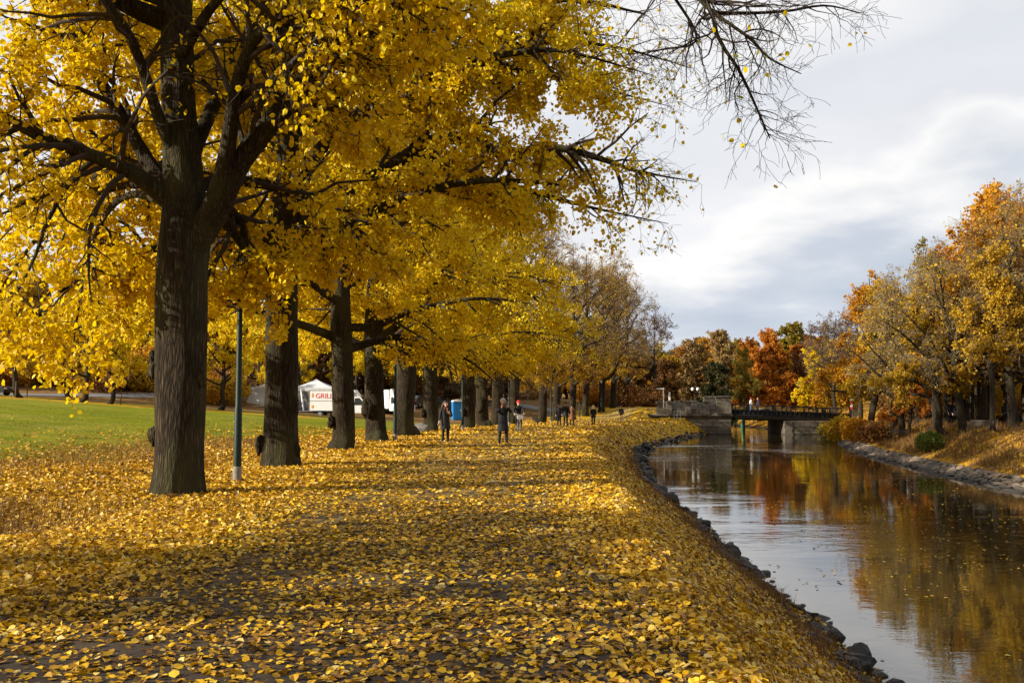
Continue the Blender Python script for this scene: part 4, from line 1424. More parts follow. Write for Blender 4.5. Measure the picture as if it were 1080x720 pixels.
def strip_mesh(name, mat, ys_, fx0, fx1, nxs, dz):
    m = MB()
    V = []
    for y in ys_:
        for k in range(nxs):
            x = fx0(y) + (fx1(y) - fx0(y)) * k / (nxs - 1)
            V.append((x, y, 0))
    V = np.array(V)
    V[:, 2] = H(V[:, 0], V[:, 1]) + dz
    n = len(ys_)
    m.add(V, [[j * nxs + k, j * nxs + k + 1, (j + 1) * nxs + k + 1, (j + 1) * nxs + k] for j in range(n - 1) for k in range(nxs - 1)])
    return tag(m.build(name, mat, None, True), kind='structure')


# the walking path under the leaves: dark gravelled asphalt
t = NT('path_asphalt')
co = t.coord((1, 1, 1), False)
n1 = t.noise(co, 60, 5, 0.7)
n2 = t.noise(co, 1.1, 4)
c = t.ramp(t.math('ADD', t.math('MULTIPLY', n1, 0.6), t.math('MULTIPLY', n2, 0.4)), [(0.35, (0.016, 0.010, 0.006)), (0.55, (0.038, 0.025, 0.016)), (0.75, (0.075, 0.052, 0.034))])
lc1 = t.voro(co, 10, 'F1', 'Color')
lcs = t.n('ShaderNodeSeparateColor')
t.l(lc1, lcs.inputs[0])
leafcol = t.ramp(lcs.outputs[0], [(0, (0.12, 0.07, 0.02)), (0.4, (0.34, 0.2, 0.02)), (0.8, (0.6, 0.38, 0.03)), (1, (0.62, 0.45, 0.14))])
pos = t.n('ShaderNodeNewGeometry').outputs['Position']
sp = t.n('ShaderNodeSeparateXYZ')
t.l(pos, sp.inputs[0])
fary = t.ramp(t.math('DIVIDE', sp.outputs[1], 60.0), [(0.10, (0, 0, 0)), (0.5, (1, 1, 1))])
thr = t.math('ADD', t.math('MULTIPLY', lcs.outputs[2], 0.7), t.math('MULTIPLY', n2, 0.3))
c = t.mix(t.math('MULTIPLY', fary, t.ramp(thr, [(0.38, (0, 0, 0)), (0.44, (1, 1, 1))])), c, leafcol)
M['path'] = t.pbr(c, 0.8, 0, 0.3, t.bump(n1, 0.5, 0.01))


def pathl(y):
    return float(cur(TROW, y) + 2.2 + 0.25 * math.sin(y * .7))


def pathr(y):
    return float(np.interp(y, [-30, 30, 60, 100, 175], [0.75, 1.2, 3.0, 11.0, 24.0]) + 0.2 * math.sin(y * .9 + 1))


strip_mesh('path', M['path'], np.arange(-30, 175, 0.6), pathl, pathr, 12, 0.012)

# the road past the lawn
M['road'] = simple('road_asphalt', (0.16, 0.15, 0.145), 0.8, var=0.15, scale=3)
ROAD = lambda x: 95 + (x + 60) * 0.62 if x > -60 else 95
m = MB()
V = []
rx = np.arange(-130, 8, 1.5)
for x in rx:
    for k in range(5):
        V.append((x, 96.5 + max(0, x + 55) * 0.70 + (k - 2) * 1.05, 0))
V = np.array(V)
V[:, 2] = H(V[:, 0], V[:, 1]) + 0.06
m.add(V, [[j * 5 + k, j * 5 + k + 1, (j + 1) * 5 + k + 1, (j + 1) * 5 + k] for j in range(len(rx) - 1) for k in range(4)])
tag(m.build('road', M['road'], None, True), kind='structure')

# ------------------------------------------------------------------ water
t = NT('canal_water')
pos = t.n('ShaderNodeNewGeometry').outputs['Position']
mp = t.t.nodes.new('ShaderNodeMapping')
mp.inputs['Scale'].default_value = (0.55, 1.0, 1)
mp.inputs['Rotation'].default_value = (0, 0, 0.35)
t.l(pos, mp.inputs['Vector'])
w1 = t.noise(mp.outputs[0], 2.6, 3, 0.5, 0.6)
w2 = t.noise(mp.outputs[0], 0.55, 2, 0.5, 0.4)
w3 = t.noise(mp.outputs[0], 9.0, 2, 0.5, 0.2)
# where the breeze ruffles the surface
mp2 = t.t.nodes.new('ShaderNodeMapping')
mp2.inputs['Scale'].default_value = (0.05, 0.10, 1)
mp2.inputs['Location'].default_value = (0.3, 0.15, 0)
t.l(pos, mp2.inputs['Vector'])
patch = t.ramp(t.noise(mp2.outputs[0], 1.0, 3, 0.5, 0.8), [(0.46, (0.16, 0.16, 0.16)), (0.66, (1, 1, 1))])
h = t.math('ADD', t.math('MULTIPLY', w1, 0.6), t.math('ADD', t.math('MULTIPLY', w2, 0.9), t.math('MULTIPLY', w3, 0.16)))
h = t.math('MULTIPLY', h, patch)
sy_ = t.n('ShaderNodeSeparateXYZ')
t.l(pos, sy_.inputs[0])
gust = t.ramp(t.math('DIVIDE', sy_.outputs[1], 120.0), [(0.50, (0, 0, 0)), (0.58, (1, 1, 1)), (0.68, (1, 1, 1)), (0.74, (0, 0, 0))])
gust = t.math('MULTIPLY', gust, t.ramp(t.noise(mp2.outputs[0], 2.2, 3, 0.5, 0.5), [(0.40, (0, 0, 0)), (0.58, (1, 1, 1))]))
h = t.math('MULTIPLY', h, t.math('ADD', 1.0, t.math('MULTIPLY', gust, 3.0)))
M['water'] = t.pbr((0.030, 0.021, 0.007), 0.02, 0, 0.9, t.bump(h, 0.42, 0.05), IOR=1.6)
V = []
wy = np.concatenate([np.arange(-60, 140, 2.0), np.arange(140, 420, 10.0)])
for y in wy:
    a, b = float(cur(TL, y)) - 0.6, float(cur(TR, y)) + 0.8
    for k in range(7):
        V.append((a + (b - a) * k / 6, y, WATER))
m = MB().add(V, [[j * 7 + k, j * 7 + k + 1, (j + 1) * 7 + k + 1, (j + 1) * 7 + k] for j in range(len(wy) - 1) for k in range(6)])
tag(m.build('water', M['water']), kind='structure')

# ------------------------------------------------------------------ fallen leaves
rng = np.random.default_rng(77)


def ground_leaves(mb, x, y, size, tilt, lift, v, zfn=None):
    n = len(x)
    e = 0.12
    z = H(x, y) if zfn is None else zfn(x, y)
    if zfn is None:
        gx = (H(x + e, y) - H(x - e, y)) / (2 * e)
        gy = (H(x, y + e) - H(x, y - e)) / (2 * e)
    else:
        gx = gy = np.zeros(n)
    nr = np.stack([-gx, -gy, np.ones(n)], 1)
    nr += rng.normal(size=(n, 3)) * np.asarray(tilt)[:, None] if np.ndim(tilt) else rng.normal(size=(n, 3)) * tilt
    nr[:, 2] = np.abs(nr[:, 2])
    nr /= np.linalg.norm(nr, axis=1, keepdims=True)
    yaw = rng.uniform(0, 2 * PI, n)
    tip = np.stack([np.cos(yaw), np.sin(yaw), np.zeros(n)], 1)
    tip -= (tip * nr).sum(1, keepdims=True) * nr
    tip /= np.linalg.norm(tip, axis=1, keepdims=True)
    sd = np.cross(tip, nr)
    s = rng.uniform(size[0], size[1], n)[:, None, None] if np.ndim(size[0]) == 0 else (size[0] + (size[1] - size[0]) * rng.random(n))[:, None, None]
    fz = rng.uniform(-1.5, 4.0, n)[:, None, None]
    curl = rng.normal(0, 0.12, n)[:, None, None]
    L = LEAF[None]
    zz = L[:, :, 2:3] * fz + curl * (L[:, :, 1:2] - .5) ** 2 * 2
    P = np.stack([x, y, z + lift], 1)
    Vv = P[:, None, :] + s * (L[:, :, 0:1] * sd[:, None, :] + (L[:, :, 1:2] - .5) * tip[:, None, :] + zz * nr[:, None, :])
    b = np.arange(n)[:, None] * 6
    Q = np.concatenate([b + np.array([0, 1, 2, 3]), b + np.array([0, 3, 4, 5])], 0)
    mb.add(Vv.reshape(-1, 3), Q, np.repeat(v, 6))


fl_ = MB()
for (y0, y1, dens, sz) in ((3.2, 9, 800, (0.028, 0.072)), (9, 17, 480, (0.035, 0.08)), (17, 30, 190, (0.06, 0.10)), (30, 50, 62, (0.09, 0.15)), (50, 85, 22, (0.13, 0.2)), (85, 118, 10, (0.18, 0.26))):
    xa = np.array([xat(-60, y1), float(carpet_edge(np.array([y1]))) - 4]).max() if y1 > 17 else xat(-90, y1)
    xb = float(cur(TL, y1)) + 0.3
    n = int((xb - xa) * (y1 - y0) * dens)
    x = rng.uniform(xa, xb, n)
    y = rng.uniform(y0, y1, n)
    k = carpet(x, y)
    pl = np.array([np.interp(y, np.arange(-30, 175, .6), [pathl(q) for q in np.arange(-30, 175, .6)])])[0]
    pr = np.array([np.interp(y, np.arange(-30, 175, .6), [pathr(q) for q in np.arange(-30, 175, .6)])])[0]
    onp = sm(0, 1.2, x - pl) * (1 - sm(-1.0, 0.1, x - pr))
    clump = vnoise(x, y, 1.7, 8) * .6 + vnoise(x, y, 0.6, 9) * .4
    keep = k * (1 - onp * (0.26 + 0.5 * sm(.56, .30, clump)))
    dd = x - cur(TL, y)
    keep = keep * (1 - 0.6 * sm(-1.0, -0.2, dd))
    ok = rng.random(n) < keep
    x, y, onp, dd = x[ok], y[ok], onp[ok], dd[ok]
    v = np.clip(rng.normal(0.48, 0.28, len(x)) - 0.10 * onp - 0.22 * sm(-2.4, -1.6, dd) + (vnoise(x, y, 0.8, 6) - .5) * .25, 0, 1)
    v = np.where(rng.random(len(x)) < 0.10, rng.uniform(.9, 1, len(x)), v)
    ground_leaves(fl_, x, y, sz, 0.24 + 0.22 * (1 - onp), 0.012 + 0.03 * rng.random(len(x)) * (1 - 0.55 * onp), v)
tag(fl_.build('fallen_leaves', M['leaf_fallen']), kind='stuff')

# leaves on the grass of the wooded bank and on the lawn edge
fb = MB()
n = 9000
y = rng.uniform(33, 95, n)
x = cur(TR, y) + rng.uniform(2, 16, n)
ok = rng.random(n) < 0.25 + 0.75 * vnoise(x, y, .3, 3)
ground_leaves(fb, x[ok], y[ok], (.12, .22), .35, .04, np.clip(rng.normal(.35, .25, ok.sum()), 0, 1))
n = 5000
y = rng.uniform(22, 60, n)
x = carpet_edge(y) - rng.exponential(2.0, n)
ok = x > -25
ground_leaves(fb, x[ok], y[ok], (.08, .13), .3, .03, np.clip(rng.normal(.5, .2, ok.sum()), 0, 1))
tag(fb.build('fallen_leaves', M['leaf_fallen']), kind='stuff')

# leaves that float on the canal
fw = MB()
n = 3600
y = 9 + 75 * rng.random(n) ** 1.5
x = cur(TL, y) + rng.random(n) ** 1.0 * (cur(TR, y) - cur(TL, y))
ok = vnoise(x, y, .35, 12) * (0.6 + 0.5 * (x > cur(TL, y) + 2)) > .42
x, y = x[ok], y[ok]
ground_leaves(fw, x, y, (.045, .09), .03, .006, np.clip(rng.normal(.45, .25, len(x)), 0, 1), zfn=lambda a, b: np.full(len(a), WATER))
tag(fw.build('floating_leaves', M['leaf_fallen']), kind='stuff')


# ------------------------------------------------------------------ grass
def blades(mb, x, y, h, w, v, lean=0.35):
    n = len(x)
    z = H(x, y)
    yaw = rng.uniform(0, 2 * PI, n)
    ld = rng.normal(size=(n, 2)) * lean
    c = np.stack([np.cos(yaw), np.sin(yaw), np.zeros(n)], 1) * w[:, None]
    b = np.stack([x, y, z - .02], 1)
    m_ = b + np.stack([ld[:, 0] * h * .35, ld[:, 1] * h * .35, h * .6], 1)
    t_ = b + np.stack([ld[:, 0] * h, ld[:, 1] * h, h * .95], 1)
    V = np.stack([b - c, b + c, m_ + c * .7, m_ - c * .7, t_], 1).reshape(-1, 3)
    i = np.arange(n)[:, None] * 5
    mb.add(V, np.concatenate([i + np.array([0, 1, 2, 3]), i + np.array([3, 2, 4, 4])], 0), np.repeat(v, 5))


M['grass_dry'] = leaf_mat('dry_grass_blade', [(0, (0.09, 0.045, 0.016)), (0.4, (0.18, 0.09, 0.027)), (0.8, (0.29, 0.165, 0.05)), (1, (0.20, 0.17, 0.03))], 0.3)
M['grass_green'] = leaf_mat('lawn_blade', [(0, (0.06, 0.085, 0.002)), (0.4, (0.135, 0.155, 0.003)), (0.8, (0.225, 0.215, 0.006)), (1, (0.36, 0.30, 0.05))], 0.3, spec=0.05)
gb = MB()
n = 34000
y = 32 + 70 * rng.random(n) ** 1.3
x = cur(TR, y) + 1.5 + 6.5 * rng.random(n) ** 1.2
ok = rng.random(n) < sm(.25, .6, vnoise(x, y, .7, 21)) * .9 + .1
x, y = x[ok], y[ok]
blades(gb, x, y, rng.uniform(.18, .55, len(x)), rng.uniform(.008, .02, len(x)), np.clip(rng.normal(.5, .25, len(x)), 0, 1))
tag(gb.build('dry_grass', M['grass_dry']), kind='stuff')
gb = MB()
n = 3000
x = rng.normal(-8.3, .9, n)
y = rng.normal(15.1, .7, n)
blades(gb, x, y, rng.uniform(.08, .34, n), rng.uniform(.003, .006, n), np.clip(rng.normal(.2, .2, n), 0, .7))
n = 7000
y = rng.uniform(20, 40, n)
x = carpet_edge(y) + rng.normal(-0.3, 1.2, n)
ok = x > -22
x, y = x[ok], y[ok]
blades(gb, x, y, rng.uniform(.08, .26, len(x)), rng.uniform(.004, .008, len(x)), np.clip(rng.normal(.65, .2, len(x)), 0, 1))
# tufts between the stones at the waterline
n = 9000
cy = 7 + 60 * rng.random(260) ** 1.4
k_ = rng.integers(0, 260, n)
y = cy[k_] + rng.normal(0, .16, n)
x = cur(TL, y) - rng.uniform(.35, 1.0, 260)[k_] + rng.normal(0, .10, n)
blades(gb, x, y, rng.uniform(.08, .32, n), rng.uniform(.003, .006, n), np.clip(rng.normal(.35, .25, n), 0, 1), .5)
# thin grass that pokes through the leaves of the slope
n = 26000
y = 5 + 50 * rng.random(n) ** 1.5
x = cur(TL, y) - .7 - 2.2 * rng.random(n)
kk = vnoise(x, y, 1.1, 31) > .45
x, y = x[kk], y[kk]
n = len(x)
blades(gb, x, y, rng.uniform(.04, .15, n), rng.uniform(.002, .005, n), np.clip(rng.normal(.55, .35, n), 0, 1), .6)
tag(gb.build('rough_grass', M['grass_dry']), kind='stuff')
gb = MB()
n = 45000
y = 22 + 45 * rng.random(n) ** 1.2
x = -7 - 33 * rng.random(n)
k = carpet(x, y)
ok = rng.random(n) > k
x, y = x[ok], y[ok]
blades(gb, x, y, rng.uniform(.03, .09, len(x)), rng.uniform(.006, .012, len(x)), np.clip(rng.normal(.5, .25, len(x)), 0, 1), .5)
tag(gb.build('lawn_grass', M['grass_green']), kind='stuff')

# ------------------------------------------------------------------ stones of the path bank
t = NT('wet_stone')
co = t.coord((1, 1, 1))
oi = t.n('ShaderNodeObjectInfo').outputs['Random']
n1 = t.noise(co, 5, 6, 0.65)
c = t.ramp(n1, [(0.3, (0.005, 0.005, 0.005)), (0.55, (0.017, 0.015, 0.013)), (0.78, (0.06, 0.052, 0.043))])
c = t.mix(t.math('MULTIPLY', oi, 0.45), c, (0.03, 0.024, 0.016))
M['stone_wet'] = t.pbr(c, 0.6, 0, 0.3, t.bump(n1, 0.6, 0.04))


def rock(mb, seed, sc=(1, 1, 1), at_=(0, 0, 0), rz=0, tl=0.0, n=0):
    bm = bmesh.new()
    bmesh.ops.create_icosphere(bm, subdivisions=2 if n == 0 else n, radius=0.5)
    rnd = random.Random(seed)
    # a few flat cuts make it a broken stone
    for _ in range(13):
        d = Vector((rnd.gauss(0, 1), rnd.gauss(0, 1), rnd.gauss(0, 1))).normalized()
        lim = rnd.uniform(.16, .40)
        for v in bm.verts:
            q = v.co.dot(d)
            if q > lim:
                v.co -= d * (q - lim)
    for v in bm.verts:
        v.co *= 1 + 0.06 * noise.noise(v.co * 5 + Vector((seed, 0, 0)))
    V = np.array([v.co[:] for v in bm.verts]) * np.array(sc)
    Fc = np.array([[v.index for v in f.verts] + [f.verts[-1].index] for f in bm.faces])
    bm.free()
    a, b = math.cos(rz), math.sin(rz)
    V = V @ np.array([[1, 0, 0], [0, math.cos(tl), math.sin(tl)], [0, -math.sin(tl), math.cos(tl)]])
    V = V @ np.array([[a, b, 0], [-b, a, 0], [0, 0, 1]]) + np.array(at_)
    mb.add(V, Fc)


rocks = []
for k in range(9):
    m = MB()
    rock(m, 100 + k, [(1.5, 1.0, .75), (1.9, 1.2, .4), (1.3, 1.2, 1.0)][k % 3])
    rocks.append(m.mesh('bank_stone', M['stone_wet']))
rs = random.Random(3)
ylist = []
yy = 7.5
while yy < 112 and len(ylist) < 292:
    ylist.append(yy)
    yy += 0.16 if yy < 22 else (0.28 if yy < 45 else (0.55 if yy < 75 else 0.9))
for k, yy in enumerate(ylist):
    o = bpy.data.objects.new('bank_stone', rocks[k % 9])
    COL.objects.link(o)
    dd = rs.choice([-.62, -.42, -.25, -.1, .05]) + rs.uniform(-.15, .15)
    g_ = float(np.interp(yy, TL[0], TL[2]))
    x = float(cur(TL, yy)) + dd * math.sqrt(1 + g_ * g_)
    s_ = (.72 if yy < 30 else 1) * rs.choice([.2, .26, .34, .42, .5, .62]) * rs.uniform(.85, 1.15) * (1.0 if yy < 45 else 1.25)
    o.location = (x, yy, max(h1(x, yy), WATER - .08) + .04 * s_)
    o.rotation_euler = (rs.uniform(-.5, .5), rs.uniform(-.2, .5), rs.uniform(0, 6.28))
    o.scale = (s_, s_ * rs.uniform(.8, 1.2), s_ * rs.uniform(.7, 1.2))
    tag(o, 'dark wet broken stone among the loose stones at the waterline of the path bank', 'stone', 'loose stones at the waterline of the path bank')
m = MB()
for k in range(1150):
    yy = 6 + 106 * rs.random() ** 1.25
    g_ = float(np.interp(yy, TL[0], TL[2]))
    x = float(cur(TL, yy)) + rs.uniform(-.75, .15) * math.sqrt(1 + g_ * g_)
    s_ = rs.uniform(.08, .27) * (1 if yy < 45 else 1.5)
    rock(m, 300 + k % 40, (s_ * 1.2, s_ * .9, s_ * .55), (x, yy, max(h1(x, yy), WATER - .05) + .02), rs.uniform(0, 6.28), rs.uniform(-.3, .3))
tag(m.build('small_stones', M['stone_wet']), kind='stuff')

# ------------------------------------------------------------------ laid stone slope of the wooded bank
t = NT('laid_stone')
v = t.attr('v')
co = t.coord((1, 1, 1), False)
n1 = t.noise(co, 4, 6, 0.65)
c = t.ramp(v, [(0, (0.05, 0.042, 0.034)), (0.3, (0.12, 0.095, 0.07)), (0.6, (0.19, 0.145, 0.10)), (0.85, (0.23, 0.15, 0.105)), (1, (0.30, 0.255, 0.19))])
c = t.mix(t.math('MULTIPLY', n1, 0.5), c, (0.08, 0.065, 0.045))
sp = t.n('ShaderNodeSeparateXYZ')
t.l(t.n('ShaderNodeNewGeometry').outputs['Position'], sp.inputs[0])
wetm = t.ramp(t.math('ADD', sp.outputs[2], 2.0), [(0.28, (1, 1, 1)), (0.42, (0, 0, 0))])
c = t.mix(t.math('MULTIPLY', wetm, 0.9), c, (0.022, 0.02, 0.018))
M['stone_laid'] = t.pbr(c, 0.75, 0, 0.3, t.bump(n1, 0.6, 0.04))
m = MB()
yy = 14.0
while yy < 112:
    g_ = float(np.interp(yy, TR[0], TR[2]))
    q = math.sqrt(1 + g_ * g_)
    step = rs.uniform(.42, .62)
    for k in range(5):
        e = (k + .5) * .26 + rs.uniform(-.05, .05)
        x = float(cur(TR, yy)) + (e - .15) * q
        yk = yy + rs.uniform(-.1, .1)
        a = math.atan2(1, g_) if g_ else PI / 2
        sx, sy, sz = rs.uniform(.26, .38), rs.uniform(.36, .72), rs.uniform(.08, .15)
        b0 = len(m.v)
        bm_ = MB()
        rock(bm_, 700 + rs.randrange(30), (sx * 1.5, sy * 1.4, sz * 1.9), (0, 0, 0), rs.uniform(-.2, .2), 0)
        V = bm_.v[0]
        # tilt with the slope, then turn along the shore
        ca, sa = math.cos(.33), math.sin(.33)
        V = V @ np.array([[ca, 0, sa], [0, 1, 0], [-sa, 0, ca]])
        r_ = -math.atan(g_)
        V = V @ np.array([[math.cos(r_), math.sin(r_), 0], [-math.sin(r_), math.cos(r_), 0], [0, 0, 1]])
        m.add(V + np.array([x, yk, h1(x, yk) + .05]), bm_.f[0], min(1, max(0, rs.gauss(.5, .25))))
    yy += step / q
o = m.build('stone_embankment', M['stone_laid'])
tag(o, 'sloping embankment of laid pale stones along the water of the wooded bank', 'embankment')


# ------------------------------------------------------------------ bushes
def bush(name, x, y, r, leaf, label, n=2500, size=(.06, .13), seed=0, stems=9, group=None, dens_in=.5):
    rg = np.random.default_rng(seed)
    root = empty(name, (x, y, h1(x, y)), 0, label, 'bush', group)
    st = MB()
    for k in range(stems):
        a = rg.uniform(0, 6.28)
        e = rg.uniform(.3, .95)
        st.tube([(0, 0, -.05), (math.cos(a) * r[0] * e * .35, math.sin(a) * r[1] * e * .35, r[2] * .7), (math.cos(a) * r[0] * e * .8, math.sin(a) * r[1] * e * .8, r[2] * 1.5)], [.03, .02, .006], 5)
    st.build('stems', M['bark_twig'], root)
    d = rg.normal(size=(n, 3))
    d /= np.linalg.norm(d, axis=1, keepdims=True)
    rad = rg.uniform(dens_in, 1.0, n) ** .6
    lump = 0.72 + 0.55 * vnoise(d[:, 0] * 2 + d[:, 2], d[:, 1] * 2 - d[:, 2], 1.4, seed)
    p = d * (rad * lump)[:, None] * np.array(r) + np.array([0, 0, r[2] * .95])
    p = p[p[:, 2] > .02]
    mb = MB()
    leaves(mb, rg, p, size, droop=.3, up=.3)
    mb.build('foliage', M[leaf], root)
    return root


bush('green_bush', xat(978, 58), 58, (.8, .7, .62), 'leaf_shrub', 'round dark green bush on the yellow grass below the leaning tree', 2200, (.06, .12), 1)
bush('orange_bush', xat(905, 80), 80, (1.4, 1.3, 1.0), 'leaf_amber', 'low amber bush overhanging the stones at the bend of the bank', 2600, (.10, .2), 2)
bush('orange_bush', xat(896, 88), 90, (1.7, 1.5, 1.1), 'leaf_gold', 'spreading old gold bush between the amber bush and the bridge pier', 3200, (.10, .2), 3)
bush('orange_bush', xat(880, 97), 97, (1.9, 1.6, 1.0), 'leaf_olive', 'olive bush growing against the stone pier of the bridge', 2400, (.10, .2), 4)
bush('orange_bush', xat(921, 74), 74, (1.3, 1.1, .8), 'leaf_brown', 'small brown bush on the grass slope beside the amber bush', 1800, (.10, .2), 5)
us = bush('understory_bush', xat(960, 92), 92, (3.2, 3.0, 1.7), 'leaf_brown', 'brown thicket between the trunks of the far bank', 2600, (.16, .3), 6, 12, 'thickets between trunks of the far bank')
for k in range(34):
    y = rw.uniform(78, 122)
    x = float(cur(TR, y)) + rw.uniform(10, 34)
    o = copy_tree(us)
    o.location = (x, y, h1(x, y))
    o.rotation_euler = (0, 0, rw.uniform(0, 6))
    s_ = rw.uniform(.7, 1.3)
    o.scale = (s_, s_, s_)
    lf_ = rw.choice(['leaf_brown', 'leaf_olive', 'leaf_gold', 'leaf_green'])
    for c in kids(o):
        if c.name.startswith('foliage'):
            c.material_slots[0].link = 'OBJECT'
            c.material_slots[0].material = M[lf_]
    o['label'] = {'leaf_brown': 'brown thicket between the trunks of the far bank', 'leaf_olive': 'olive thicket between the trunks of the far bank',
                  'leaf_gold': 'old gold thicket between the trunks of the far bank', 'leaf_green': 'dark green thicket between the trunks of the far bank'}[lf_]
for k in range(54):
    y = rw.uniform(106, 120)
    x = xat(rw.uniform(-40, 240), y) if k % 2 else xat(rw.uniform(240, 700), y + 48)
    y = y if k % 2 else y + 48
    o = copy_tree(us)
    o.location = (x, y, h1(x, y))
    o.rotation_euler = (0, 0, rw.uniform(0, 6))
    s_ = rw.uniform(.8, 1.5)
    o.scale = (s_, s_, s_)
    lf_ = ['leaf_brown', 'leaf_gold', 'leaf_amber'][k // 2 % 3]
    for c in kids(o):
        if c.name.startswith('foliage'):
            c.material_slots[0].link = 'OBJECT'
            c.material_slots[0].material = M[lf_]
    o['label'] = {'leaf_brown': 'brown', 'leaf_gold': 'old gold', 'leaf_amber': 'amber'}[lf_] + ' thicket at the edge of the wood past the meadow'
    o['group'] = 'thickets at the edge of the wood past the meadow'
# ------------------------------------------------------------------ street lamps
M['paint_green'] = simple('dark_green_paint', (0.004, 0.017, 0.010), 0.55, 0.0, 0.3, 0.2)
M['concrete'] = simple('grey_concrete', (0.20, 0.18, 0.15), 0.85, var=0.25)
M['frost'] = simple('frosted_glass', (0.75, 0.73, 0.66), 0.3, var=0.05)
M['metal_grey'] = simple('grey_metal', (0.30, 0.31, 0.32), 0.45, 0.6, var=0.1)
M['iron'] = simple('dark_iron', (0.018, 0.019, 0.02), 0.5, 0.2, var=0.3)
M['white_paint'] = simple('white_paint', (0.76, 0.76, 0.74), 0.4, var=0.05)
M['car_dark'] = simple('dark_car_paint', (0.015, 0.018, 0.022), 0.2, 0.0, 0.6)
M['window_dark'] = simple('dark_window', (0.02, 0.025, 0.03), 0.08, 0.0, 0.7)
M['tyre'] = simple('tyre_rubber', (0.02, 0.02, 0.02), 0.8)
M['red_glass'] = simple('red_lamp_glass', (0.5, 0.02, 0.02), 0.2)


def lamp_post(label):
    root = empty('street_lamp', (0, 0, 0), 0, label, 'street lamp', 'green lamp posts along the path')
    MB().tube([(0, 0, -.2), (0, 0, .30), (0, 0, .34)], [.088, .088, .075], 14).build('base', M['concrete'], root, True)
    MB().tube([(0, 0, .30), (0, 0, 1.5), (0, 0, 1.55), (0, 0, 4.05)], [.082, .078, .062, .052], 14).build('pole', M['paint_green'], root, True)
    hd = MB()
    hd.tube([(0, 0, 4.0), (0, 0, 4.12)], [.085, .10], 14)
    for k in range(4):
        a = k * PI / 2 + .5
        hd.tube([(.12 * math.cos(a), .12 * math.sin(a), 4.10), (.15 * math.cos(a), .15 * math.sin(a), 4.48)], .008, 5)
    hd.tube([(0, 0, 4.47), (0, 0, 4.50), (0, 0, 4.62), (0, 0, 4.66)], [.20, .20, .07, .02], 16)
    lh = hd.build('lamp_head', M['paint_green'], root, True)
    MB().tube([(0, 0, 4.11), (0, 0, 4.47)], [.105, .14], 16).build('lamp_glass', M['frost'], lh, True)
    return root


LAMPS = [(252, 20.7, 'dark green lamp post with a grey foot and side arm beside the thickest linden'),
         (417, 43.0, 'green lamp post in front of the white box truck'),
         (488, 62.0, 'green lamp post with a pale lantern beside the blue portable toilet'),
         (537, 80.0, 'green lamp post behind the man raising his phone'),
         (581, 100.0, 'green lamp post between the cyclist and the walkers in dark coats'),
         (611, 118.0, 'green lamp post between the brown coat walker and the blonde woman'),
         (634, 134.0, 'green lamp post just past the blonde woman'),
         (652, 148.0, 'green lamp post behind the jogger'),
         (666, 162.0, 'last green lamp post where the path rises')]
lp0 = None
for px, y, lab in LAMPS:
    if lp0 is None:
        lp0 = o = lamp_post(lab)
    else:
        o = copy_tree(lp0)
        o['label'] = lab
    x = xat(px, y)
    o.location = (x, y, h1(x, y))
    o.rotation_euler = (0, 0, random.uniform(0, 6))
# a short side arm on the first one
for c in kids(lp0):
    if c.name.startswith('pole'):
        ar = MB().tube([(.05, 0, 3.66), (-.34, -.05, 3.70)], .03, 8)
        ar.box((-.28, -.04, 3.72), (.24, .10, .10))
        ob = ar.build('side_arm', M['iron'], lp0)
lp0.rotation_euler = (0, 0, 0)
# copies were made before the arm was added, so only this post has it

# ------------------------------------------------------------------ bridge
t = NT('bridge_stone')
co = t.coord((1, 1, 1), False)
sw = t.n('ShaderNodeSeparateXYZ')
t.l(co, sw.inputs[0])
cb = t.n('ShaderNodeCombineXYZ')
t.l(t.math('ADD', sw.outputs[0], t.math('MULTIPLY', sw.outputs[1], 0.9)), cb.inputs[0])
t.l(sw.outputs[2], cb.inputs[1])
bk = t.n('ShaderNodeTexBrick')
t.l(cb.outputs[0], bk.inputs['Vector'])
bk.inputs['Scale'].default_value = 1.0
bk.inputs['Brick Width'].default_value = 1.15
bk.inputs['Row Height'].default_value = 0.47
bk.inputs['Mortar Size'].default_value = 0.028
bk.inputs['Color1'].default_value = (0.13, 0.108, 0.078, 1)
bk.inputs['Color2'].default_value = (0.24, 0.20, 0.145, 1)
bk.inputs['Mortar'].default_value = (0.035, 0.029, 0.022, 1)
n1 = t.noise(co, 2.2, 6, 0.65)
c = t.mix(t.math('MULTIPLY', n1, 0.7), bk.outputs['Color'], (0.085, 0.07, 0.05))
wl = t.ramp(t.math('ADD', sw.outputs[2], 2.0), [(0.22, (1, 1, 1)), (0.42, (0, 0, 0))])
c = t.mix(t.math('MULTIPLY', wl, 0.85), c, (0.02, 0.018, 0.015))
M['bridge_stone'] = t.pbr(c, 0.85, 0, 0.2, t.bump(bk.outputs['Fac'], -0.5, 0.03))
M['stone_plain'] = simple('weathered_stone', (0.12, 0.10, 0.074), 0.85, var=0.35, scale=3)

BY = 112.0
k_ = BY / F
bx = lambda px: (px - 540) * k_
bz = lambda py: CAMZ - (py - 426) * k_
slope = lambda x: -0.038 * (x - 24.7)
br = empty('bridge', (24.7, BY, 0), 0, 'low road bridge with stone abutments and a dark iron span across the canal', 'bridge')


def bpart(m, name, mat, parent=br, smooth=False):
    o = m.build(name, mat, parent, smooth)
    if parent is br:
        o.location = (-24.7, -BY, 0)
    return o


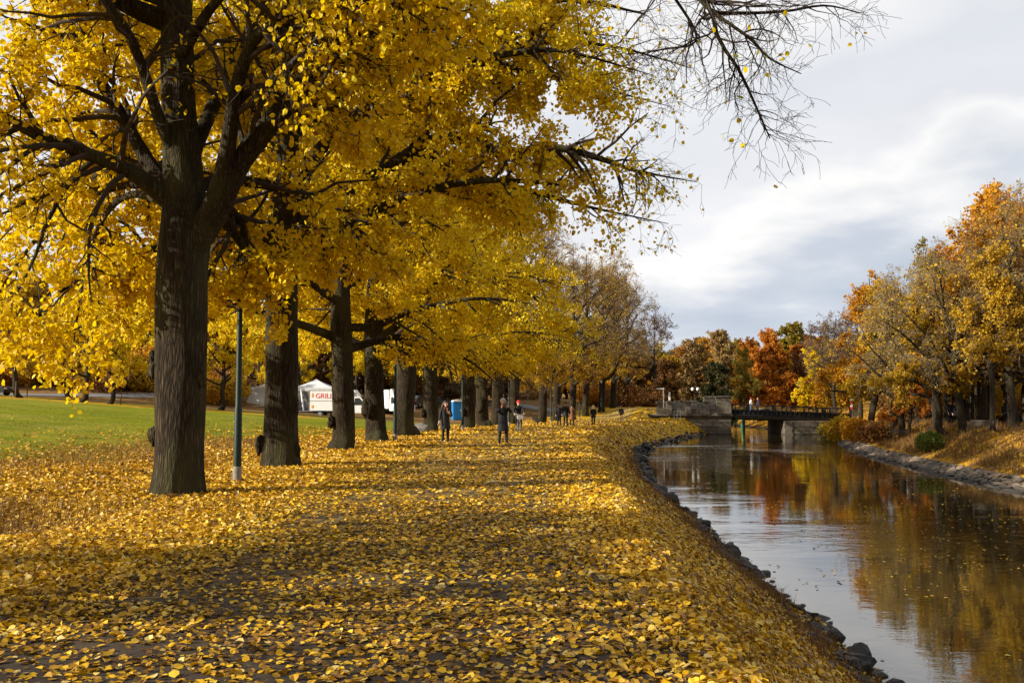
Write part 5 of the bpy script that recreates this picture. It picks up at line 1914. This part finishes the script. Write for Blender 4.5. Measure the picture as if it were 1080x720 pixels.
bpart(MB().box(((15.5 + bx(771)) / 2, BY + 3.8, -1.05), (bx(771) - 15.5, 7.0, 2.7)), 'abutment', M['bridge_stone'])
bpart(MB().box(((bx(827) + 40) / 2, BY + 3.7, -1.4), (40 - bx(827), 7.9, 2.3)), 'abutment', M['bridge_stone'])
q = MB()
for j in range(5):
    q.box((bx(827) + .3 + (.02 if j % 2 else 0), BY - .27, -2.2 + j * .40), (1.0 if j % 2 else .8, .14, .385))
bpart(q, 'dark_side_strip', M['stone_plain'])  # added strip standing in for the pier's dark side face, no separate corner stones
bpart(MB().box(((15.6 + bx(772)) / 2, BY + 3.9, .40), (bx(772) - 15.6, 7.9, .2)), 'cornice', M['stone_plain'])
for yy in (BY + .25, BY + 7.45):
    bpart(MB().box(((16.2 + bx(770)) / 2, yy, .79), (bx(770) - 16.2, .42, .58)), 'parapet', M['bridge_stone'])
    for px0, px1, top in ((703, 708, 424.5), (722.5, 728.5, 424), (742, 747.5, 424), (755, 770.5, 419)):
        w_ = (px1 - px0) * k_
        cx = bx((px0 + px1) / 2)
        zt = bz(top)
        q = MB().box((cx, yy, (.5 + zt) / 2), (w_, .8, zt - .5))
        q.box((cx, yy, zt + .06), (w_ + .16, .96, .13))
        q.box((cx, yy, zt + .155), (w_ + .02, .82, .07), taper=.7)
        bpart(q, 'pillar', M['stone_plain'])
    for px0, px1 in ((708, 722.5), (728.5, 742), (747.5, 755)):
        q = MB()
        xa, xb_ = bx(px0), bx(px1)
        q.box(((xa + xb_) / 2, yy, 1.72), (xb_ - xa, .06, .06)).box(((xa + xb_) / 2, yy, 1.14), (xb_ - xa, .05, .05))
        n = int((xb_ - xa) / .11)
        for i in range(n):
            xx = xa + (i + .5) * (xb_ - xa) / n
            q.box((xx, yy, 1.43), (.022, .022, .54))
        bpart(q, 'railing_panel', M['metal_grey'])
# the deck
q = MB()
q.prism([(15.6, .10), (24.7, .10), (40, .10 + slope(40)), (40, .46 + slope(40)), (24.7, .46), (15.6, .46)], 1, BY + .55, BY + 7.2)
bpart(q, 'deck', M['road'])
# two iron girders with railings
x0, x1 = bx(770.8), bx(897)
for yy in (BY + .25, BY + 7.45):
    q = MB()
    n = 26
    for i in range(n):
        xa, xb_ = x0 + (x1 - x0) * i / n, x0 + (x1 - x0) * (i + 1) / n
        xm = (xa + xb_) / 2
        s_ = slope(xm)
        for z_, h_, w_ in ((.42, .12, .34), (1.02, .10, .28)):
            q.prism([(xa, z_ - h_ / 2 + slope(xa)), (xb_, z_ - h_ / 2 + slope(xb_)), (xb_, z_ + h_ / 2 + slope(xb_)), (xa, z_ + h_ / 2 + slope(xa))], 1, yy - w_ / 2, yy + w_ / 2)
        q.box((xa, yy, .72 + slope(xa)), (.07, .16, .56))
        a = np.linspace(0, 2 * PI, 15)
        q.tube([(xm + .19 * math.cos(t_), yy, .72 + s_ + .21 * math.sin(t_)) for t_ in a], .045, 6, False)
        q.tube([(xa, yy, .46 + slope(xa)), (xb_, yy, .98 + slope(xb_))], .022, 5)
        q.tube([(xa, yy, .98 + slope(xa)), (xb_, yy, .46 + slope(xb_))], .022, 5)
    bpart(q, 'girder', M['iron'])
    q = MB()
    q.prism([(x0, .46), (x1, .46 + slope(x1)), (x1, .9 + slope(x1)), (x0, .9)], 1, yy + .10, yy + .13)
    bpart(q, 'web_plate', M['iron'])
    q = MB()
    for i in range(n):
        xa, xb_ = x0 + (x1 - x0) * i / n, x0 + (x1 - x0) * (i + 1) / n
        q.prism([(xa, 1.56 + slope(xa)), (xb_, 1.56 + slope(xb_)), (xb_, 1.64 + slope(xb_)), (xa, 1.64 + slope(xa))], 1, yy - .06, yy + .06)
        q.box((xa, yy, 1.32 + slope(xa)), (.06, .06, .52))
        for j in (1, 2, 3):
            xx = xa + (xb_ - xa) * j / 4
            q.box((xx, yy, 1.32 + slope(xx)), (.018, .018, .5))
    q.box((x0 + .05, yy, 1.15), (.16, .16, 1.1)).box((x1 - .05, yy, 1.15 + slope(x1)), (.16, .16, 1.1))
    bpart(q, 'railing', M['iron'])
q = MB()
for xx in np.arange(x0 + .6, x1 - .3, 1.6):
    q.box((xx, BY + 3.85, -.02 + slope(xx)), (.18, 6.8, .24))
bpart(q, 'cross_beams', M['iron'])
for yy in (BY + .25, BY + 7.45):
    q = MB().box((x1 + .45, yy, .75 + slope(x1)), (.6, .6, 1.8)).box((x1 + .45, yy, 1.71 + slope(x1)), (.76, .76, .12))
    bpart(q, 'end_pillar', M['stone_plain'])

# lamps and signs round the bridge
y = 121.0
x = xat(733, y)
dl = empty('twin_lamp', (x, y, .46), 0, 'black lamp post with two white globes on the stone end of the bridge', 'street lamp')
MB().tube([(0, 0, 0), (0, 0, .5), (0, 0, .55), (0, 0, 2.95)], [.10, .09, .06, .045], 12).build('pole', M['iron'], dl, True)
MB().tube([(-.32, 0, 2.75), (-.3, 0, 2.62), (0, 0, 2.5), (.3, 0, 2.62), (.32, 0, 2.75)], .03, 8).build('arm', M['iron'], dl, True)
for s_ in (-1, 1):
    MB().ball((s_ * .32, 0, 2.95), (.19, .19, .22), 14, 10).build('globe', M['frost'], dl, True)
y = 122.0
x = xat(699.5, y)
ml = empty('street_lamp', (x, y, h1(x, y)), 0, 'pale modern lamp with a flat white head at the bridge end', 'street lamp')
zt = at(699, 410, y)[2] - h1(x, y)
MB().tube([(0, 0, -.1), (0, 0, zt)], [.09, .06], 10).build('pole', M['white_paint'], ml, True)
MB().box((-.35, 0, zt + .03), (.95, .32, .13), taper=.9).build('lamp_head', M['white_paint'], ml)
y = 123.0
x = xat(705, y)
sg = empty('sign_post', (x, y, h1(x, y)), 0, 'narrow pale sign on a dark post between the modern lamp and the bridge', 'sign')
zt = at(705, 414, y)[2] - h1(x, y)
MB().tube([(0, 0, -.1), (0, 0, zt)], .04, 8).build('pole', M['iron'], sg, True)
MB().box((.08, -.06, zt - .45), (.24, .04, .95)).build('panel', M['white_paint'], sg)
MB().box((-.22, -.03, zt + .02), (.55, .07, .08)).build('arm', M['iron'], sg)
# handrail down to the water
y = 110.6
hr_ = empty('handrail', (xat(713, y), y, 0), 0, 'grey metal handrail on the grass at the stone end of the bridge', 'handrail')
xa, xb_ = xat(710.5, y), xat(717, y)
o = MB()
za, zb = h1(xa, y), h1(xb_, y)
o.tube([(xa, y, za - .1), (xa, y, za + 1.0), (xb_, y, max(zb, -.3) + 1.25), (xb_, y, zb - .1)], .035, 8)
o.tube([(xa, y, za + .5), (xb_, y, max(zb, -.3) + .7)], .025, 8)
o.tube([((xa + xb_) / 2, y, za - .8), ((xa + xb_) / 2, y, za + 1.1)], .03, 8)
p_ = o.build('rails', M['metal_grey'], hr_, True)
p_.location = (-xat(713, y), -y, 0)
# red and white warning post
y = 108.5
x = xat(897, y)
wp = empty('warning_post', (x, y, h1(x, y)), 0, 'post with red, white and black bands at the end of the iron railing', 'sign')
zt = at(897, 420, y)[2] - h1(x, y)
MB().tube([(0, 0, -.1), (0, 0, zt)], .05, 8).build('post', M['iron'], wp, True)
for k in range(4):
    MB().box((0, -.07, zt - .18 - k * .30), (.22, .05, .28)).build('band', M[['white_paint', 'cloth_red', 'white_paint', 'cloth_red'][k]], wp)
# green beacon in the water and a green board
M['beacon_green'] = simple('beacon_green', (0.01, 0.33, 0.16), 0.45, var=0.1)
M['beacon_yellow'] = simple('beacon_yellow', (0.75, 0.72, 0.05), 0.4, var=0.05)
y = 149.0
x = xat(782, y)
bc = empty('channel_beacon', (x, y, WATER), 0, 'green channel beacon with a yellow top standing in the water under the bridge', 'beacon')
MB().tube([(0, 0, -.6), (0, 0, .12), (0, 0, .14), (0, 0, 1.2)], [.22, .22, .13, .12], 12).build('column', M['beacon_green'], bc, True)
MB().tube([(0, 0, 1.2), (0, 0, 1.25), (0, 0, 1.55)], [.2, .22, .2], 12).build('collar', M['beacon_green'], bc, True)
MB().ball((0.05, 0, 1.72), (.14, .14, .17), 12, 8).build('light', M['beacon_yellow'], bc, True)
y = 150.0
x = xat(775.5, y)
gbd = empty('channel_board', (x, y, WATER), 0, 'green board on a post in the water beside the yellow topped beacon', 'sign')
MB().tube([(0, 0, -.6), (0, 0, 1.0)], .06, 8).build('post', M['iron'], gbd, True)
MB().prism([(-.28, .75), (.28, .75), (.34, 1.1), (.12, 1.5), (-.12, 1.5), (-.34, 1.1)], 1, -.06, .06).build('board', M['beacon_green'], gbd)


# ------------------------------------------------------------------ vehicles, tents and the rest of the field camp
def wheel(x, y, z, r, w, parent):
    wt = MB().tube([(x, y - w / 2, z), (x, y - w / 2 + .03, z), (x, y + w / 2 - .03, z), (x, y + w / 2, z)], [r * .9, r, r, r * .9], 20).build('wheel', M['tyre'], parent, False)
    s = -1 if y < 0 else 1
    MB().tube([(x, y + s * (w / 2 - .02), z), (x, y + s * (w / 2 + .012), z)], [r * .6, r * .5], 14).build('rim', M['metal_grey'], wt)


def car(loc, rz, label, paint, rear_only=False):
    root = empty('parked_car', (loc[0], loc[1], h1(*loc)), rz, label, 'car')
    prof = [(-2.15, .30), (-2.2, .62), (-2.1, .92), (-1.6, .98), (1.0, .95), (1.9, .82), (2.2, .62), (2.2, .30)]
    b = MB().prism(prof, 1, -.86, .86)
    b.prism([(-1.75, .97), (-1.25, 1.42), (-.3, 1.47), (.35, 1.42), (1.05, .95)], 1, -.70, .70)
    b.build('body', M[paint], root)
    for s in (-1, 1):
        MB().prism([(-1.45, 1.0), (-1.15, 1.37), (-.35, 1.41), (-.35, 1.0)], 1, *sorted((s * .69, s * .706))).build('side_window', M['window_dark'], root)
        MB().prism([(-.28, 1.0), (-.28, 1.41), (.3, 1.37), (.82, 1.0)], 1, *sorted((s * .69, s * .706))).build('side_window', M['window_dark'], root)
        MB().box((2.19, s * .6, .66), (.05, .36, .13)).build('headlight', M['frost'], root)
        MB().box((-2.17, s * .66, .78), (.08, .3, .16)).build('tail_light', M['red_glass'], root)
        MB().box((.75, s * .93, 1.0), (.12, .18, .12)).build('mirror', M[paint], root)
        for xx in (-1.35, 1.38):
            wheel(xx, s * .78, .32, .32, .22, root)
    MB().prism([(.42, 1.39), (1.03, .965), (1.045, .985), (.44, 1.41)], 1, -.62, .62).build('windscreen', M['window_dark'], root)
    MB().prism([(-1.28, 1.38), (-1.74, 1.0), (-1.765, 1.01), (-1.30, 1.40)], 1, -.62, .62).build('rear_window', M['window_dark'], root)
    return root


car((xat(12, 92) - 2.15, 92), -.12, 'dark parked car cut off by the picture edge on the road past the lawn', 'car_dark')
y = 122
car((xat(443, y), y), 1.1, 'dark car with a red tail light seen between two linden trunks', 'car_dark')
car((xat(458, y + 4), y + 4), .1, 'dark car half hidden behind the mossy trunk and the long-haired woman', 'car_dark')
y = 151
car((xat(806, y), y), .35, 'white car parked on the bank seen under the iron bridge', 'white_paint')


def van(loc, rz, label, box_len, lettering=None):
    root = empty('box_van', (loc[0], loc[1], h1(*loc)), rz, label, 'van')
    prof = [(0, .45), (0, 1.55), (.12, 2.15), (.85, 2.2), (1.45, 1.45), (2.25, 1.15), (2.4, .95), (2.4, .42)]
    MB().prism(prof, 1, -.95, .95).build('cab', M['white_paint'], root)
    for s in (-1, 1):
        MB().prism([(.30, 1.25), (.34, 1.98), (.82, 2.0), (1.32, 1.40), (1.30, 1.25)], 1, *sorted((s * .945, s * .962))).build('side_window', M['window_dark'], root)
        MB().box((2.34, s * .68, .92), (.16, .36, .22)).build('headlight', M['frost'], root)
        MB().box((1.25, s * 1.08, 1.4), (.12, .22, .3)).build('mirror', M['iron'], root)
        wheel(1.6, s * .84, .36, .36, .24, root)
        wheel(-box_len + 1.1, s * .84, .36, .36, .24, root)
    MB().prism([(.90, 2.14), (1.46, 1.44), (1.485, 1.46), (.925, 2.17)], 1, -.82, .82).build('windscreen', M['window_dark'], root)
    MB().box((2.40, 0, .62), (.06, 1.5, .2)).build('grille', M['iron'], root)
    bx_ = MB().box((-box_len / 2 - .05, 0, 1.72), (box_len, 2.1, 2.1))
    b_ = bx_.build('cargo_box', M['white_paint'], root)
    tr_ = MB()
    for zz in (.68, 1.72, 2.78):
        for s in (-1, 1):
            tr_.box((-box_len / 2 - .05, s * 1.055, zz), (box_len + .03, .03, .05))
    for xx in (-.06, -box_len - .04):
        for s in (-1, 1):
            tr_.box((xx, s * 1.055, 1.72), (.05, .032, 2.12))
    tr_.build('trim', M['metal_grey'], b_)
    MB().box((-box_len / 2, 0, .52), (box_len - .2, 1.7, .2)).build('chassis', M['iron'], root)
    MB().prism([(-.06, 2.22), (-.06, 2.85), (.25, 2.85), (.7, 2.24)], 1, -.85, .85).build('wind_deflector', M['white_paint'], root)
    if lettering:
        cu = bpy.data.curves.new('lettering', 'FONT')
        cu.body = lettering
        cu.size = .72
        cu.extrude = .006
        cu.align_x = 'LEFT'
        tmp = bpy.data.objects.new('lettering', cu)
        COL.objects.link(tmp)
        dg = bpy.context.evaluated_depsgraph_get()
        me_ = bpy.data.meshes.new_from_object(tmp.evaluated_get(dg))
        bpy.data.objects.remove(tmp)
        me_.materials.clear()
        me_.materials.append(M['cloth_red'])
        o = bpy.data.objects.new('lettering', me_)
        COL.objects.link(o)
        o.parent = b_
        o.location = (-box_len + .62, -1.062, 1.98)
        o.rotation_euler = (PI / 2, 0, 0)
        MB().ball((-box_len + .32, -1.06, 2.28), (.10, .012, .26), 12, 8).build('emblem', M['beacon_orange'], b_)
        MB().ball((-box_len + .32, -1.06, 1.1), (.14, .012, .18), 12, 8).build('emblem', M['beacon_orange'], b_)
    return root


M['beacon_orange'] = simple('orange_print', (0.75, 0.30, 0.02), 0.5, var=0.1)
y = 105
van((xat(373, y), y), -.04, 'white food van with red lettering on its box, parked beside the white tent', 4.4, 'GRILLA')
y = 112
van((xat(419, y), y), -.95, 'white box truck turned towards the path behind the second lamp post', 3.6)

M['canvas'] = leaf_mat('white_canvas', [(0, (0.78, 0.78, 0.78)), (0.5, (0.80, 0.80, 0.79)), (1, (0.8, 0.8, 0.8))], 0.3, (1, 1, 1))
M['canvas_grey'] = simple('grey_canvas', (0.13, 0.12, 0.11), 0.8, var=0.15)


def tent(px0, px1, y0, depth, eave_py, peak_pxs, peak_py, label, grey=None, slant=0.0):
    x0_, x1_ = xat(px0, y0), xat(px1, y0)
    zb = h1((x0_ + x1_) / 2, y0)
    ze = at(px0, eave_py, y0)[2] - zb
    zp = at(px0, peak_py, y0)[2] - zb
    root = empty('party_tent', ((x0_ + x1_) / 2, y0, zb), 0, label, 'tent', 'white tents on the lawn')
    w = (x1_ - x0_)
    n = len(peak_pxs)
    rf = MB()
    wl_ = MB()
    for k in range(n):
        xa = -w / 2 + w * k / n
        xb_ = xa + w / n
        xc = (xa + xb_) / 2
        N = 8
        V = []
        for j in range(N + 1):
            f = j / N
            s = (1 - f)
            z = ze + (zp - ze) * f ** 1.5
            for (cx, cy) in ((xa, 0), (xb_, 0), (xb_, depth), (xa, depth)):
                V.append((xc + (cx - xc) * s, depth / 2 + (cy - depth / 2) * s, z))
        Q = [[j * 4 + i, j * 4 + (i + 1) % 4, (j + 1) * 4 + (i + 1) % 4, (j + 1) * 4 + i] for j in range(N) for i in range(4)]
        rf.add(V, Q)
        rf.box((xc, -.012, ze - .16), (w / n, .03, .34))
    rf.build('roof', M['canvas'], root)
    wl_.prism([(-w / 2 - slant, -.05), (w / 2, -.05), (w / 2, ze - .05), (-w / 2, ze - .05)], 1, .05, .09)
    wl_.box((-w / 2 - slant * .3, depth / 2, ze / 2), (.04, depth - .2, ze))
    wl_.box((w / 2 - .03, depth / 2, ze / 2), (.04, depth - .2, ze))
    wl_.box((0, depth - .05, ze / 2), (w, .04, ze))
    wl_.build('side_wall', M['canvas'], root)
    if grey:
        xa, xb_ = xat(grey[0], y0) - (x0_ + x1_) / 2, xat(grey[1], y0) - (x0_ + x1_) / 2
        MB().box(((xa + xb_) / 2, .0, ze * .42), (xb_ - xa, .05, ze * .84)).build('grey_wall', M['canvas_grey'], root)
        MB().tube([(xa + (xb_ - xa) * .45, -.12, ze * .95), (xa + (xb_ - xa) * .62, -.5, 0)], .09, 8).build('pole', M['white_paint'], root)
        MB().box(((xa + xb_) / 2 + .3, -1.2, .03), (xb_ - xa + 2.0, 1.6, .08)).build('groundsheet', M['canvas'], root)
    else:
        MB().tube([(-w / 2 - slant - .7, -.3, 0), (-w / 2, 0, ze)], .02, 6).build('guy_rope', M['metal_grey'], root)
        MB().box((-.2, -.9, .03), (w * .9, 1.3, .08)).build('groundsheet', M['canvas'], root)
    return root


tent(266, 303, 111, 4.0, 408, [0], 400, 'white tent with a sloping side wall, between lamp post and trunk with burls', slant=.8)
tent(304, 354, 110, 5.0, 409, [0], 399, 'large white tent with a grey front wall behind the food van', grey=(308, 330))

# portable toilet
M['toilet_blue'] = simple('blue_plastic', (0.012, 0.16, 0.42), 0.4, var=0.12, scale=3)
y = 110
x = xat(482.5, y)
pt = empty('portable_toilet', (x, y, h1(x, y) - .02), .25, 'blue portable toilet with a white roof beside the lantern post', 'toilet')
MB().box((0, 0, 1.0), (1.12, 1.12, 2.0)).build('cabin', M['toilet_blue'], pt)
MB().prism([(-.60, 2.0), (.60, 2.0), (.52, 2.14), (0, 2.24), (-.52, 2.14)], 1, -.6, .6).build('roof', M['white_paint'], pt)
dd_ = MB().box((0, -.572, 1.0), (.78, .03, 1.8)).build('door', M['toilet_blue'], pt)
MB().box((.28, -.60, 1.05), (.1, .03, .14)).build('handle', M['white_paint'], dd_)
q = MB()
for k in range(5):
    q.box((-.46 + k * .23, -.59, 1.86), (.12, .02, .05))
q.build('vent', M['iron'], pt)
# scalloped dark barrier behind it
y = 121
m = MB()
xa, xb_ = xat(472, y), xat(488, y)
n = 6
for k in range(n):
    w_ = (xb_ - xa) / n
    cx = (k + .5) * w_ - (xb_ - xa) / 2
    m.prism([(cx - w_ / 2 + .01, 0), (cx + w_ / 2 - .01, 0), (cx + w_ / 2 - .01, 1.25), (cx + w_ * .25, 1.05), (cx, 1.0), (cx - w_ * .25, 1.05), (cx - w_ / 2 + .01, 1.25)], 1, -.04, .04)
o = m.build('dark_fence', M['iron'])
o.location = ((xa + xb_) / 2, y, h1((xa + xb_) / 2, y))
tag(o, 'low black fence with a scalloped top beside the blue portable toilet', 'fence')


def bench(px, y, rz, label):
    x = xat(px, y)
    root = empty('park_bench', (x, y, h1(x, y)), rz, label, 'bench')
    root.scale = (.8, .8, .85)
    s = MB()
    for k in range(4):
        s.box((0, -.18 + k * .12, .45), (1.7, .10, .035))
    s.build('seat', M['bench_wood'], root)
    s = MB()
    for k in range(3):
        s.box((0, .26 + k * .035, .60 + k * .13), (1.7, .035, .10))
    s.build('backrest', M['bench_wood'], root)
    for sx in (-.7, .7):
        MB().tube([(sx, -.2, 0), (sx, -.2, .43), (sx, .2, .43)], .028, 8).build('leg', M['iron'], root)
        MB().tube([(sx, .26, 0), (sx, .22, .43), (sx, .36, .92)], .028, 8).build('leg', M['iron'], root)
    return root


M['bench_wood'] = simple('bench_wood', (0.045, 0.035, 0.025), 0.7, var=.3)
bench(1032, 56, -.9, 'dark park bench on the grass between the leaning tree and the couple')
bench(945, 70, -.9, 'dark park bench near the amber bush at the bend of the bank')
bench(567, 84, 1.2, 'dark park bench at the foot of a linden beside the cyclist')
bench(920, 82, -.9, 'dark park bench under the golden maple near the bridge')

# grey boulder at the foot of the mossy trunk, wooden stakes by the road
M['granite'] = simple('grey_granite', (0.16, 0.15, 0.14), 0.8, var=.35, scale=5)
m = MB()
rock(m, 55, (1.5, .9, .9))
o = m.build('boulder', M['granite'])
x, y = xat(441, 56), 56
o.location = (x, y, h1(x, y) + .25)
tag(o, 'grey boulder between the knotted trunk and the mossy trunk', 'boulder')
m = MB()
rock(m, 57, (1.2, .8, .5))
o = m.build('boulder', M['granite'])
x, y = xat(447, 57), 57
o.location = (x, y, h1(x, y) + .15)
o.rotation_euler = (0, 0, .8)
tag(o, 'low flat boulder touching the foot of the mossy trunk', 'boulder')
M['stake_wood'] = simple('stake_wood', (0.12, 0.09, 0.06), 0.85, var=.3)
for px, y, h_, lab in ((29, 96, 1.3, 'thick wooden stake just past the dark parked car'), (17, 91, 1.5, 'thin stake beside the dark parked car'),
                       (96, 116, 1.0, 'wooden stake in the dry meadow beside the slim yellow tree'), (128, 92, 1.4, 'wooden stake at the lawn edge left of the thickest trunk'.replace(' left of', ' near'))):
    x = xat(px, y)
    o = MB().tube([(0, 0, -.2), (0.02, 0, h_ * .5), (0.03, .01, h_)], [.07, .06, .05], 8).build('wooden_stake', M['stake_wood'], None, True)
    o.location = (x, y, h1(x, y))
    tag(o, lab, 'stake', 'wooden stakes by the road')

# ------------------------------------------------------------------ sky, sun, render settings
SUN_EL, SUN_AZ = 22.0, 72.0          # light travels towards azimuth 66 deg (from +Y towards +X)
w = bpy.data.worlds.new('World')
S.world = w
w.use_nodes = True
nt = w.node_tree
nt.nodes.clear()
out = nt.nodes.new('ShaderNodeOutputWorld')
bg = nt.nodes.new('ShaderNodeBackground')
bg.inputs['Strength'].default_value = 0.065
nt.links.new(bg.outputs[0], out.inputs[0])
sky = nt.nodes.new('ShaderNodeTexSky')
sky.sky_type = 'NISHITA'
sky.sun_disc = False
sky.sun_elevation = R_(SUN_EL)
sky.sun_rotation = R_(SUN_AZ + 180)


def wn(ty, **kw):
    return nt.nodes.new(ty)


def wmath(op, a, b=0.0, cl=False):
    m_ = nt.nodes.new('ShaderNodeMath')
    m_.operation = op
    m_.use_clamp = cl
    for inp, v_ in ((m_.inputs[0], a), (m_.inputs[1], b)):
        if hasattr(v_, 'is_linked'):
            nt.links.new(v_, inp)
        else:
            inp.default_value = v_
    return m_.outputs[0]


tc = nt.nodes.new('ShaderNodeTexCoord')
sp = nt.nodes.new('ShaderNodeSeparateXYZ')
nt.links.new(tc.outputs['Generated'], sp.inputs[0])
den = wmath('ADD', wmath('MAXIMUM', sp.outputs[2], 0.0), 0.22)
cb = nt.nodes.new('ShaderNodeCombineXYZ')
nt.links.new(wmath('DIVIDE', sp.outputs[0], den), cb.inputs[0])
nt.links.new(wmath('DIVIDE', sp.outputs[1], den), cb.inputs[1])


def wnoise(scale, detail, rough, off, dist=0.0):
    mp_ = nt.nodes.new('ShaderNodeMapping')
    mp_.inputs['Location'].default_value = off
    nt.links.new(cb.outputs[0], mp_.inputs['Vector'])
    n_ = nt.nodes.new('ShaderNodeTexNoise')
    n_.inputs['Scale'].default_value = scale
    n_.inputs['Detail'].default_value = detail
    n_.inputs['Roughness'].default_value = rough
    n_.inputs['Distortion'].default_value = dist
    nt.links.new(mp_.outputs[0], n_.inputs['Vector'])
    return n_.outputs['Fac']


def wramp(fac, stops):
    r = nt.nodes.new('ShaderNodeValToRGB')
    e = r.color_ramp.elements
    while len(e) < len(stops):
        e.new(.5)
    for q, (p, c) in zip(e, stops):
        q.position = p
        q.color = (*c, 1)
    nt.links.new(fac, r.inputs[0])
    return r.outputs[0]


def wmix(fac, a, b):
    m_ = nt.nodes.new('ShaderNodeMix')
    m_.data_type = 'RGBA'
    for inp, v_ in ((m_.inputs[0], fac), (m_.inputs[6], a), (m_.inputs[7], b)):
        if hasattr(v_, 'is_linked'):
            nt.links.new(v_, inp)
        elif isinstance(v_, tuple):
            inp.default_value = (*v_, 1)
        else:
            inp.default_value = v_
    return m_.outputs[2]


c1 = wnoise(1.6, 5, .5, (3.1, 1.7, 0), .05)
c2 = wnoise(0.45, 3, .5, (0.4, 5.2, 0))
fy = wmath('MAXIMUM', sp.outputs[1], 0.2)
u_ = wmath('DIVIDE', sp.outputs[0], fy)
v_ = wmath('DIVIDE', sp.outputs[2], fy)
# a bank of bright cumulus that climbs to one side, blue grey air below it, thin high cloud above
q_ = wmath('SUBTRACT', v_, wmath('ADD', wmath('MULTIPLY', u_, .27), .105))
q_ = wmath('ADD', q_, wmath('MULTIPLY', wmath('SUBTRACT', c1, .5), .26))
c3 = wnoise(4.5, 5, .5, (1.3, 4.4, 0), .1)
q_ = wmath('ADD', q_, wmath('MULTIPLY', wmath('SUBTRACT', c2, .5), .12))
q_ = wmath('ADD', q_, wmath('MULTIPLY', wmath('SUBTRACT', c3, .5), .12))
shade = wramp(wmath('ADD', wmath('MULTIPLY', q_, 2.0), .5), [(0.20, (4.7, 5.25, 6.1)), (0.36, (5.5, 5.95, 6.65)), (0.46, (7.4, 7.5, 7.65)), (0.53, (8.7, 8.6, 8.45)),
                                                              (0.60, (7.2, 7.3, 7.6)), (0.8, (6.5, 6.75, 7.15)), (1.0, (7.3, 7.35, 7.5))])
thin = wramp(c1, [(0.35, (0.90, 0.91, 0.93)), (0.65, (1.06, 1.05, 1.04))])
mm_ = nt.nodes.new('ShaderNodeMix')
mm_.data_type = 'RGBA'
mm_.blend_type = 'MULTIPLY'
mm_.inputs[0].default_value = 1.0
nt.links.new(shade, mm_.inputs[6])
nt.links.new(thin, mm_.inputs[7])
shade = mm_.outputs[2]
# behind the viewer, where the sun stands, the clouds have opened
openf = wramp(wmath('ADD', wmath('MULTIPLY', sp.outputs[1], -0.6), wmath('MULTIPLY', sp.outputs[0], -0.5)), [(0.1, (0, 0, 0)), (0.55, (1, 1, 1))])
col_ = wmix(wmath('MULTIPLY', openf, .9), shade, sky.outputs[0])
nt.links.new(col_, bg.inputs['Color'])

sd = bpy.data.lights.new('sun', 'SUN')
sd.energy = 5.0
sd.angle = R_(0.53)
sd.color = (1.0, 0.915, 0.77)
so = bpy.data.objects.new('sun', sd)
COL.objects.link(so)
so.location = (-40, -20, 40)
d = Vector((math.sin(R_(SUN_AZ)) * math.cos(R_(SUN_EL)), math.cos(R_(SUN_AZ)) * math.cos(R_(SUN_EL)), -math.sin(R_(SUN_EL))))
so.rotation_euler = d.to_track_quat('-Z', 'Y').to_euler()

S.view_settings.view_transform = 'Standard'
S.view_settings.look = 'None'
S.view_settings.gamma = 1
S.view_settings.exposure = 0.9
S.view_settings.use_curve_mapping = False
cy_ = S.cycles
cy_.max_bounces = 8
cy_.diffuse_bounces = 5
cy_.glossy_bounces = 3
cy_.transmission_bounces = 5
cy_.transparent_max_bounces = 4
cy_.caustics_reflective = False
cy_.caustics_refractive = False
cy_.use_denoising = True
